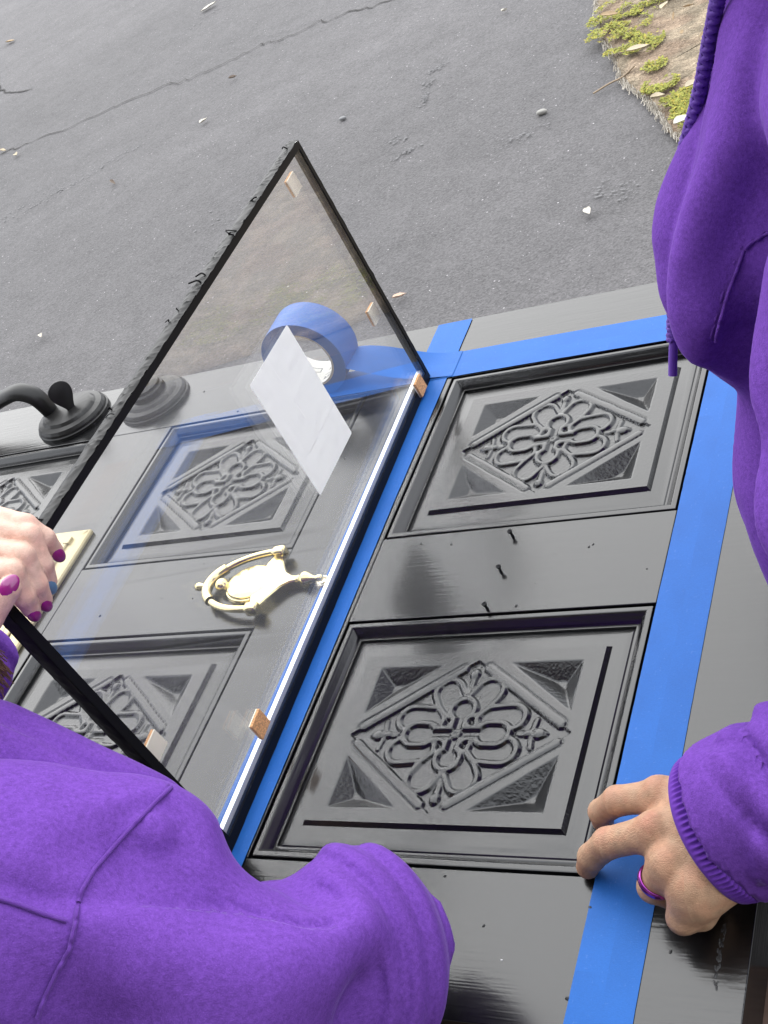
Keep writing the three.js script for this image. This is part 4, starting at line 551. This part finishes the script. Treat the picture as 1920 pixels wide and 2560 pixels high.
  for (const pix of [[[1925, 572], [1890, 592], [1862, 610], [1846, 626]], [[1846, 626], [1832, 668], [1808, 730], [1788, 800], [1778, 840], [1776, 860]]]) {
    const s = seamPoints(cloth, pix, 0.6, 1.3); if (s.length > 4) for (const o of [0, 0.0050]) mesh('seam', relTo(tube(s.map((p) => V3(p.x + o * 0.8, p.y + o * 0.1, p.z + o * 0.45)), 0.0013, 60, 6), man), fleece, man);
  }
  // drawstring with a plain tip
  const cordM = new THREE.MeshPhysicalMaterial({ color: lin(0.115, 0.040, 0.32), roughness: 0.7, sheen: 0.3, sheenColor: lin(0.5, 0.4, 0.8) });
  mesh('drawstring', relTo(cordGeo([[-0.155, 0.56, -0.865], [-0.192, 0.50, -0.852], [-0.2105, 0.4653, -0.8453], [-0.243, 0.4005, -0.852], [-0.278, 0.335, -0.835], [-0.2905, 0.2774, -0.8046], [-0.3000, 0.240, -0.789]], 0.0054, 32), man), cordM, man);
  mesh('drawstring_tip', relTo(tube([[-0.2985, 0.244, -0.791], [-0.3030, 0.228, -0.784], [-0.3063, 0.2145, -0.778]], 0.0036, 10, 10), man), cordM, man);
  mesh('drawstring', relTo(cordGeo([[-0.155, 0.56, -0.91], [-0.19, 0.50, -0.93], [-0.225, 0.42, -0.945], [-0.235, 0.33, -0.945], [-0.235, 0.27, -0.94]], 0.0054, 28), man), cordM, man);
  // trousers and shoes
  const legs = (x, y, z) => { let d = cap(x, y, z, [0.0, -0.10, -0.79, 0.115], [0.0, -0.10, -0.91, 0.115]); for (const s of [-1, 1]) { d = smin(d, cap(x, y, z, [0.0, -0.12, -0.85 + s * 0.085, 0.095], [0.01, -0.42, -0.85 + s * 0.1, 0.072]), 0.03); d = smin(d, cap(x, y, z, [0.01, -0.42, -0.85 + s * 0.1, 0.072], [0.045, -0.74, -0.85 + s * 0.105, 0.058]), 0.02); } return d + 0.003 * Math.sin(y * 60 + 8 * noise3(x * 12, y * 12, z * 12)); };
  mesh('trousers', relTo(sdfMesh(legs, [-0.2, -0.81, -1.1], [0.2, 0.06, -0.6], 0.011, 4), man), denim, man);
  for (const s of [-1, 1]) { const sh = (x, y, z) => Math.max(smin(cap(x, y, z, [0.045, -0.745, -0.85 + s * 0.105, 0.05], [-0.12, -0.765, -0.85 + s * 0.12, 0.038]), cap(x, y, z, [0.06, -0.76, -0.85 + s * 0.105, 0.04], [-0.06, -0.77, -0.85 + s * 0.115, 0.045]), 0.02), -0.798 - y); mesh('shoe', relTo(sdfMesh(sh, [-0.2, -0.81, -0.85 + s * 0.115 - 0.08], [0.13, -0.67, -0.85 + s * 0.115 + 0.08], 0.007, 6), man), shoeMat, man); }
  // body: head and neck, arms under the cloth, and the left hand in detail
  const fingers = [
    [[-0.3200, 0.0560, -0.4960, 0.0119], [-0.3520, 0.0490, -0.4960, 0.0110], [-0.3735, 0.0260, -0.5010, 0.0099], [-0.3790, 0.0090, -0.5040, 0.0086]],
    [[-0.3155, 0.0620, -0.4620, 0.0123], [-0.3550, 0.0430, -0.4640, 0.0114], [-0.3745, 0.0230, -0.4640, 0.0103], [-0.3825, 0.0092, -0.4635, 0.0088]],
    [[-0.3020, 0.0580, -0.4400, 0.0119], [-0.3190, 0.0330, -0.4370, 0.0114], [-0.3080, 0.0150, -0.4400, 0.0101], [-0.2950, 0.0110, -0.4460, 0.0094]],
    [[-0.2860, 0.0500, -0.4280, 0.0114], [-0.2970, 0.0260, -0.4190, 0.0114], [-0.2890, 0.0140, -0.4280, 0.0101], [-0.2830, 0.0120, -0.4380, 0.0088]],
    [[-0.2780, 0.0420, -0.5080, 0.0143], [-0.3000, 0.0270, -0.5180, 0.0123], [-0.3220, 0.0150, -0.5080, 0.0108], [-0.3360, 0.0110, -0.4980, 0.0094]]];
  const palm = [[[-0.2600, 0.0650, -0.4880, 0.0260], [-0.3160, 0.0520, -0.4960, 0.0135]], [[-0.2600, 0.0650, -0.4820, 0.0260], [-0.3110, 0.0560, -0.4640, 0.0155]], [[-0.2600, 0.0620, -0.4760, 0.0250], [-0.2980, 0.0510, -0.4420, 0.0150]], [[-0.2600, 0.0580, -0.4720, 0.0240], [-0.2830, 0.0440, -0.4300, 0.0130]], [[-0.2400, 0.0600, -0.4960, 0.0290], [-0.2600, 0.0640, -0.4850, 0.0270]], [[-0.262, 0.05, -0.495, 0.022], [-0.28, 0.041, -0.507, 0.014]], [[-0.250, 0.055, -0.458, 0.026], [-0.282, 0.038, -0.430, 0.0165]]];
  const knuckles = [[-0.3165, 0.0650, -0.4970, 0.0070, 0.010], [-0.3125, 0.0700, -0.4625, 0.0078, 0.010], [-0.2990, 0.0640, -0.4405, 0.0066, 0.010], [-0.2830, 0.0560, -0.4290, 0.0060, 0.010]];
  const hand = knuckleTint(handGeo(palm, fingers, 0.0022, 0.010, knuckles), [[-0.3125, 0.074, -0.4625, 0.008, 1], [-0.3165, 0.070, -0.497, 0.008, 0.5], [-0.299, 0.068, -0.4405, 0.007, 0.5], [-0.283, 0.06, -0.429, 0.008, 0.5], [-0.355, 0.053, -0.464, 0.007, 0.6], [-0.352, 0.058, -0.496, 0.007, 0.5], [-0.381, 0.012, -0.463, 0.008, 0.7], [-0.379, 0.01, -0.504, 0.008, 0.7]]);
  const hd = headSDF([-0.10, 0.755, -0.85], [-0.86, -0.5, 0], [-0.5, 0.86, 0]);
  const bodyF = (x, y, z) => { let d = cap(x, y, z, [-0.05, 0.5, -0.85, 0.058], [-0.085, 0.68, -0.85, 0.056]); d = smin(d, cap(x, y, z, [-0.06, 0.40, -0.79, 0.08], [-0.06, 0.40, -0.91, 0.08]), 0.05); d = smin(d, cap(x, y, z, [-0.05, 0.05, -0.8, 0.08], [-0.06, 0.4, -0.85, 0.09]), 0.05); d = smin(d, cap(x, y, z, [-0.085, 0.44, -0.69, 0.045], [-0.128, 0.138, -0.532, 0.036]), 0.03); d = smin(d, cap(x, y, z, [-0.128, 0.138, -0.532, 0.036], [-0.25, 0.062, -0.484, 0.028]), 0.02); d = smin(d, cap(x, y, z, [-0.09, 0.44, -1.0, 0.045], [-0.328, 0.464, -1.085, 0.036]), 0.03); d = smin(d, cap(x, y, z, [-0.328, 0.464, -1.085, 0.036], [-0.255, 0.665, -0.93, 0.024]), 0.02); return d; };
  const chin = handGeo([[[-0.258, 0.655, -0.938, 0.022], [-0.235, 0.70, -0.895, 0.016]]], [[[-0.235, 0.70, -0.895, 0.011], [-0.21, 0.715, -0.872, 0.010], [-0.188, 0.705, -0.862, 0.009]], [[-0.242, 0.692, -0.892, 0.011], [-0.222, 0.70, -0.865, 0.010], [-0.20, 0.69, -0.855, 0.009]], [[-0.25, 0.682, -0.892, 0.010], [-0.235, 0.685, -0.862, 0.010], [-0.214, 0.677, -0.855, 0.009]], [[-0.256, 0.672, -0.895, 0.009], [-0.246, 0.67, -0.868, 0.009], [-0.23, 0.664, -0.862, 0.008]], [[-0.235, 0.68, -0.92, 0.012], [-0.21, 0.69, -0.925, 0.010], [-0.19, 0.70, -0.91, 0.009]]], 0.004, 0.01);
  const neckHead = sdfMesh((x, y, z) => smin(hd(x, y, z), cap(x, y, z, [-0.05, 0.52, -0.85, 0.055], [-0.085, 0.69, -0.85, 0.055]), 0.03), [-0.26, 0.48, -1.0], [0.08, 0.95, -0.70], 0.0045, 14);
  mesh('body', relTo(mergeGeometries([knuckleTint(sdfMesh(bodyF, [-0.4, -0.05, -1.16], [0.06, 0.70, -0.43], 0.012, 14), []), knuckleTint(neckHead, []), hand, knuckleTint(chin, [])]), man), skinA, man);
  mesh('hair', relTo(sdfMesh((x, y, z) => { const d = hd(x, y, z) - 0.008 - 0.005 * noise3(x * 90, y * 90, z * 90); const u = (x + 0.10) * -0.5 + (y - 0.755) * 0.86, f = (x + 0.10) * -0.86 + (y - 0.755) * -0.5; return smax(d, smin(-(u - 0.055 - 0.3 * Math.max(0, f)), Math.max(f - 0.005, -0.05 - u), 0.02), 0.01); }, [-0.26, 0.62, -1.0], [0.08, 0.96, -0.70], 0.006, 14), man), new THREE.MeshStandardMaterial({ color: lin(0.03, 0.02, 0.014), roughness: 0.6 }), man);
  const nailM = new THREE.MeshPhysicalMaterial({ color: lin(0.5760, 0.3520, 0.2720), roughness: 0.3 });
  mesh('fingernail', relTo(nailGeo([-0.3885, 0.0130, -0.4635], [-0.35, -1, 0], [-1, 0.3, 0.1], 0.011, 0.010), man), nailM, man); mesh('fingernail', relTo(nailGeo([-0.3850, 0.0120, -0.5040], [-0.3, -1, 0], [-1, 0.3, 0.1], 0.011, 0.010), man), nailM, man);
  const rg = new THREE.TorusGeometry(0.0129, 0.0012, 12, 56); rg.scale(1, 1, 2.4); { const a = V3(-0.3020, 0.0580, -0.4400), b = V3(-0.3190, 0.0330, -0.4370), d = b.clone().sub(a).normalize(); rg.applyQuaternion(new THREE.Quaternion().setFromUnitVectors(V3(0, 0, 1), d)); const p = a.clone().lerp(b, 0.72); rg.translate(p.x, p.y, p.z); }
  const ring = mesh('ring', relTo(rg, man), new THREE.MeshPhysicalMaterial({ color: lin(0.34, 0.06, 0.34), metalness: 0.85, roughness: 0.22 }), man); ring.userData.label = 'shiny purple band ring';
}
// ---- the woman at the near side, left hand on the glass corner, right elbow by the door edge
{
  const wom = personGroup(-0.92, 0.10, 'person in purple hoodie with painted nails bending over the door holding the glass corner');
  const arm = [[-0.6089, 0.2553, -0.2686, 0.084], [-0.5854, 0.2379, -0.2845, 0.077], [-0.5335, 0.1750, -0.2537, 0.080], [-0.5335, 0.1117, -0.2967, 0.074], [-0.5036, 0.0979, -0.3302, 0.075]];
  const ridge = (x, y, z, pts) => chain(x, y, z, pts);
  const cloth = (x, y, z) => {
    let pw = 0, d = cap(x, y, z, [-0.7633, 0.2556, -0.1235, 0.15], [-0.6557, 0.2798, -0.2374, 0.105]);
    let a = cap(x, y, z, arm[0], arm[1]); a = smin(a, cap(x, y, z, arm[1], arm[2]), 0.02);
    d = smin(d, a, 0.03); d = smin(d, cap(x, y, z, arm[3], arm[4]), 0.012);
    // bunched pleats that wrap the bent elbow in arcs
    { const ex = x + 0.5298, ey = y - 0.0966, ez = z + 0.2990, t = ex * -0.570 + ey * -0.756 + ez * -0.322, qx = ex + 0.570 * t, qy = ey + 0.756 * t, qz = ez + 0.322 * t, rg = qx * 0.852 - qy * 0.425 - qz * 0.306, up = qx * 0.097 + qy * 0.703 - qz * 0.705, rho = Math.hypot(rg, up * 0.92);
      const w = Math.max(0, Math.min(1, (rho - 0.040) * 50)) * Math.max(0, Math.min(1, (rg + 0.15 * up - 0.008) * 45)) * Math.max(0, Math.min(1, (up + 0.06) * 30)); const ph = (rho + 0.16 * rg + 0.003 * noise3(x * 9, y * 9, z * 9)) / 0.0205 * Math.PI; if (w > 0) { pw = w; d -= 0.0085 * w * w * (3 - 2 * w) * (Math.sqrt(Math.sin(ph) ** 2 + 0.03) - 0.55); } }
    d = smin(d, cap(x, y, z, [-0.5036, 0.0979, -0.3302, 0.062], [-0.62, 0.060, -0.350, 0.046]), 0.02);
    // long ridge along the sleeve and the hollow above it
    d = sub(d, ridge(x, y, z, [[-0.4841, 0.3190, -0.2729, 0.060], [-0.4618, 0.2867, -0.2662, 0.060]]), 0.030);
    d = smin(d, ridge(x, y, z, [[-0.5433, 0.2906, -0.2480, 0.014], [-0.5153, 0.2615, -0.2463, 0.018], [-0.4928, 0.2358, -0.2510, 0.019], [-0.4726, 0.2103, -0.2626, 0.019], [-0.4566, 0.1875, -0.2839, 0.018], [-0.4523, 0.1665, -0.3158, 0.014]]), 0.035);
    d = sub(d, cap(x, y, z, [-0.4616, 0.2626, -0.3265, 0.028], [-0.5681, 0.1386, -0.4018, 0.030]), 0.022);
    // hood rolled behind the neck, a separate thickness of cloth
    const hood = Math.min(cap(x, y, z, [-0.7413, 0.2654, -0.3537, 0.0635], [-0.6569, 0.1850, -0.3486, 0.0635]), cap(x, y, z, [-0.7413, 0.2654, -0.3537, 0.0635], [-0.80, 0.37, -0.27, 0.075]));
    d = smin(d, hood, 0.004);
    d = smin(d, cap(x, y, z, [-0.78, 0.37, -0.22, 0.09], [-0.90, 0.33, -0.22, 0.09]), 0.04);
    // torso down to the hips
    d = smin(d, cap(x, y, z, [-0.78, 0.22, -0.12, 0.15], [-0.90, -0.02, 0.09, 0.15]), 0.08); d = smin(d, cap(x, y, z, [-0.90, 0.26, -0.14, 0.11], [-0.95, -0.02, 0.09, 0.14]), 0.08);
    // left sleeve reaching beyond the glass
    let l = cap(x, y, z, [-0.93, 0.31, -0.22, 0.085], [-0.99, 0.20, -0.42, 0.062]); l = smin(l, cap(x, y, z, [-0.99, 0.20, -0.42, 0.060], [-0.885, 0.300, -0.500, 0.048]), 0.02); l = smin(l, cap(x, y, z, [-0.97, 0.19, -0.46, 0.05], [-0.885, 0.225, -0.505, 0.036]), 0.04); d = smin(d, l, 0.03);
    return d + 0.005 * (fbm(x * 8, y * 8, z * 8, 3) - 0.5) * 2 + 0.0045 * (1 - pw) * crease(x, y + 0.4 * x, z, 9, 0.03, 2);
  };
  mesh('hoodie', relTo(sdfMesh(cloth, [-1.12, -0.2, -0.60], [-0.36, 0.50, 0.28], 0.0055, 7), wom), fleece, wom);
  for (const pix of [[[424, 1966], [380, 2008], [330, 2060], [280, 2115], [232, 2170], [200, 2225], [190, 2262]], [[190, 2262], [184, 2310], [170, 2370], [140, 2425], [108, 2490], [84, 2558]], [[-20, 2238], [40, 2256], [110, 2282], [182, 2304]]]) {
    const s = seamPoints(cloth, pix, 0.45, 1.2); if (s.length > 4) for (const o of [-1, 1]) mesh('seam', relTo(tube(s.map((p) => V3(p.x + o * 0.0028, p.y + o * 0.0010, p.z + o * 0.0014)), 0.0015, 80, 6), wom), fleece, wom);
  }
  const legs = (x, y, z) => { let d = cap(x, y, z, [-0.88, -0.08, 0.10, 0.12], [-0.98, -0.08, 0.10, 0.12]); for (const s of [-1, 1]) { d = smin(d, cap(x, y, z, [-0.92 + s * 0.075, -0.12, 0.1, 0.098], [-0.92 + s * 0.08, -0.42, 0.09, 0.07]), 0.03); d = smin(d, cap(x, y, z, [-0.92 + s * 0.08, -0.42, 0.09, 0.07], [-0.92 + s * 0.085, -0.74, 0.12, 0.052]), 0.02); } return d; };
  mesh('trousers', relTo(sdfMesh(legs, [-1.15, -0.81, -0.05], [-0.69, 0.06, 0.26], 0.011, 4), wom), denim, wom);
  for (const s of [-1, 1]) { const X = -0.92 + s * 0.088; const sh = (x, y, z) => Math.max(smin(cap(x, y, z, [X, -0.75, 0.12, 0.042], [X + s * 0.01, -0.767, -0.03, 0.034]), cap(x, y, z, [X, -0.765, 0.13, 0.036], [X, -0.77, 0.02, 0.04]), 0.02), -0.798 - y); mesh('shoe', relTo(sdfMesh(sh, [X - 0.07, -0.81, -0.09], [X + 0.07, -0.68, 0.19], 0.007, 6), wom), shoeMat, wom); }
  // body: head bent over the work, arms, and the left hand hooked over the glass
  const fingers = [
    [[-0.775, 0.3700, -0.533, 0.0098], [-0.730, 0.3600, -0.5246, 0.0090], [-0.722, 0.3445, -0.5249, 0.0080], [-0.7245, 0.3295, -0.5266, 0.0068]],
    [[-0.775, 0.3700, -0.519, 0.0102], [-0.722, 0.3570, -0.5147, 0.0094], [-0.719, 0.3353, -0.5054, 0.0084], [-0.7235, 0.3200, -0.5033, 0.0070]],
    [[-0.775, 0.3660, -0.503, 0.0102], [-0.717, 0.3550, -0.4955, 0.0096], [-0.716, 0.3327, -0.4878, 0.0086], [-0.7215, 0.3163, -0.4876, 0.0072]],
    [[-0.770, 0.3600, -0.4854, 0.0098], [-0.715, 0.3560, -0.4777, 0.0092], [-0.716, 0.3354, -0.4726, 0.0083], [-0.7215, 0.3200, -0.4738, 0.0070]],
    [[-0.785, 0.3320, -0.4480, 0.0140], [-0.725, 0.3460, -0.4430, 0.0115], [-0.708, 0.3551, -0.4622, 0.0092]]];
  const palm = [[[-0.840, 0.3560, -0.4950, 0.0230], [-0.780, 0.3640, -0.5300, 0.0130]], [[-0.840, 0.3560, -0.4950, 0.0230], [-0.780, 0.3650, -0.5150, 0.0140]], [[-0.840, 0.3550, -0.4900, 0.0230], [-0.780, 0.3600, -0.5000, 0.0145]], [[-0.840, 0.3520, -0.4850, 0.0230], [-0.776, 0.3530, -0.4840, 0.0140]], [[-0.840, 0.3480, -0.4800, 0.0220], [-0.785, 0.3340, -0.4520, 0.0150]], [[-0.875, 0.3300, -0.5000, 0.0240], [-0.840, 0.3520, -0.4900, 0.0235]]];
  const hand = handGeo(palm, fingers, 0.0022, 0.009, []);
  const right = handGeo([[[-0.640, 0.060, -0.362, 0.022], [-0.680, 0.050, -0.392, 0.017]]], [[[-0.676, 0.060, -0.398, 0.0095], [-0.702, 0.066, -0.420, 0.0088], [-0.712, 0.052, -0.436, 0.0078]], [[-0.682, 0.050, -0.398, 0.0098], [-0.710, 0.052, -0.418, 0.009], [-0.720, 0.036, -0.432, 0.008]], [[-0.684, 0.040, -0.394, 0.0095], [-0.710, 0.038, -0.412, 0.0088], [-0.719, 0.022, -0.424, 0.0078]], [[-0.682, 0.032, -0.388, 0.0085], [-0.704, 0.026, -0.402, 0.0078], [-0.712, 0.013, -0.412, 0.007]], [[-0.655, 0.070, -0.382, 0.0115], [-0.670, 0.080, -0.412, 0.010], [-0.690, 0.078, -0.436, 0.0085]]], 0.0035, 0.01);
  const hd = headSDF([-0.86, 0.52, -0.34], [0.15, -0.75, -0.62], [0.1, 0.62, -0.76]);
  const bodyF = (x, y, z) => { let d = cap(x, y, z, [-0.80, 0.33, -0.22, 0.05], [-0.845, 0.47, -0.315, 0.05]); d = smin(d, cap(x, y, z, [-0.78, 0.25, -0.15, 0.08], [-0.92, 0, 0.09, 0.09]), 0.05); d = smin(d, cap(x, y, z, [-0.66, 0.27, -0.24, 0.05], [-0.89, 0.31, -0.22, 0.05]), 0.05); d = smin(d, cap(x, y, z, [-0.62, 0.25, -0.27, 0.042], [-0.50, 0.115, -0.32, 0.034]), 0.03); d = smin(d, cap(x, y, z, [-0.50, 0.11, -0.32, 0.034], [-0.645, 0.062, -0.362, 0.022]), 0.02); d = smin(d, cap(x, y, z, [-0.92, 0.30, -0.22, 0.042], [-0.985, 0.20, -0.42, 0.034]), 0.03); d = smin(d, cap(x, y, z, [-0.985, 0.20, -0.42, 0.034], [-0.85, 0.335, -0.50, 0.022]), 0.02); return d; };
  mesh('body', relTo(mergeGeometries([sdfMesh(bodyF, [-1.06, -0.12, -0.56], [-0.42, 0.56, 0.2], 0.012, 14), sdfMesh(hd, [-1.02, 0.34, -0.54], [-0.70, 0.70, -0.16], 0.005, 14), hand, right]), wom), skinB, wom);
  // long brown hair falling forward
  { const hs = []; const hairM = new THREE.MeshPhysicalMaterial({ color: lin(0.0900, 0.0420, 0.0240), roughness: 0.5 });
    hs.push(sdfMesh((x, y, z) => smax(hd(x, y, z) - 0.010, -((x + 0.86) * -0.15 + (y - 0.52) * 0.75 + (z + 0.34) * 0.62) - 0.03, 0.01), [-1.03, 0.34, -0.55], [-0.69, 0.72, -0.15], 0.008, 14));
    for (let i = 0; i < 420; i++) { const a = rnd(), b = rnd(), c = rnd(); hs.push(tube([[-0.82 + 0.05 * a, 0.56 + 0.03 * b, -0.32 - 0.06 * c], [-0.76 + 0.04 * a, 0.51 + 0.03 * b, -0.35 - 0.06 * c], [-0.715 + 0.03 * a, 0.44 + 0.02 * b, -0.37 - 0.04 * c], [-0.688 + 0.016 * a, 0.372 + 0.03 * b, -0.384 - 0.020 * c + 0.01 * rnd()], [-0.682 + 0.016 * a + 0.006 * rnd(), 0.338 + 0.035 * rnd(), -0.384 - 0.016 * c + 0.020 * rnd()]], 0.0003 + 0.0003 * rnd(), 14, 3)); }
    mesh('hair', relTo(mergeGeometries(hs.map((g) => { const q = g.index ? g.toNonIndexed() : g; return q; })), wom), hairM, wom); }
  // painted nails, one of them blue
  const mag = new THREE.MeshPhysicalMaterial({ color: lin(0.2850, 0.0150, 0.1725), roughness: 0.22, clearcoat: 0.6, clearcoatRoughness: 0.1 }), blu = new THREE.MeshPhysicalMaterial({ color: lin(0.1200, 0.2480, 0.3600), roughness: 0.3, clearcoat: 0.4 });
  fingers.forEach((f, i) => { const n = f.length, t = f[n - 1], q = f[n - 2], D = V3(t[0] - q[0], t[1] - q[1], t[2] - q[2]).normalize(), view = V3(0.62, 0.62, 0.45); const N = view.clone().addScaledVector(D, -view.dot(D)).normalize(); const p = [t[0] + D.x * 0.0035 + N.x * t[3] * 0.80, t[1] + D.y * 0.0035 + N.y * t[3] * 0.80, t[2] + D.z * 0.0035 + N.z * t[3] * 0.80]; const m = mesh('fingernail', relTo(nailGeo(p, [D.x - 0.25 * N.x, D.y - 0.25 * N.y, D.z - 0.25 * N.z], [N.x, N.y, N.z], i === 4 ? 0.0195 : 0.0185, i === 4 ? 0.0128 : 0.0105), wom), i === 1 ? blu : mag, wom); m.userData.label = i === 1 ? 'grey blue painted nail' : 'magenta painted nail'; });
  { const f = fingers[1], a = V3(f[0][0], f[0][1], f[0][2]), b = V3(f[1][0], f[1][1], f[1][2]), d = b.clone().sub(a).normalize(), g = new THREE.TorusGeometry(0.0105, 0.0013, 10, 48); g.scale(1, 1, 2.2); g.applyQuaternion(new THREE.Quaternion().setFromUnitVectors(V3(0, 0, 1), d)); const p = a.lerp(b, 0.45); g.translate(p.x, p.y, p.z); mesh('ring', relTo(g, wom), new THREE.MeshPhysicalMaterial({ color: lin(0.8, 0.76, 0.66), metalness: 1, roughness: 0.2 }), wom).userData.label = 'slim silver band ring'; }
}
scene.traverse((o) => { if (o.isMesh) { o.castShadow = true; o.receiveShadow = true; } });
renderer.render(scene, camera);
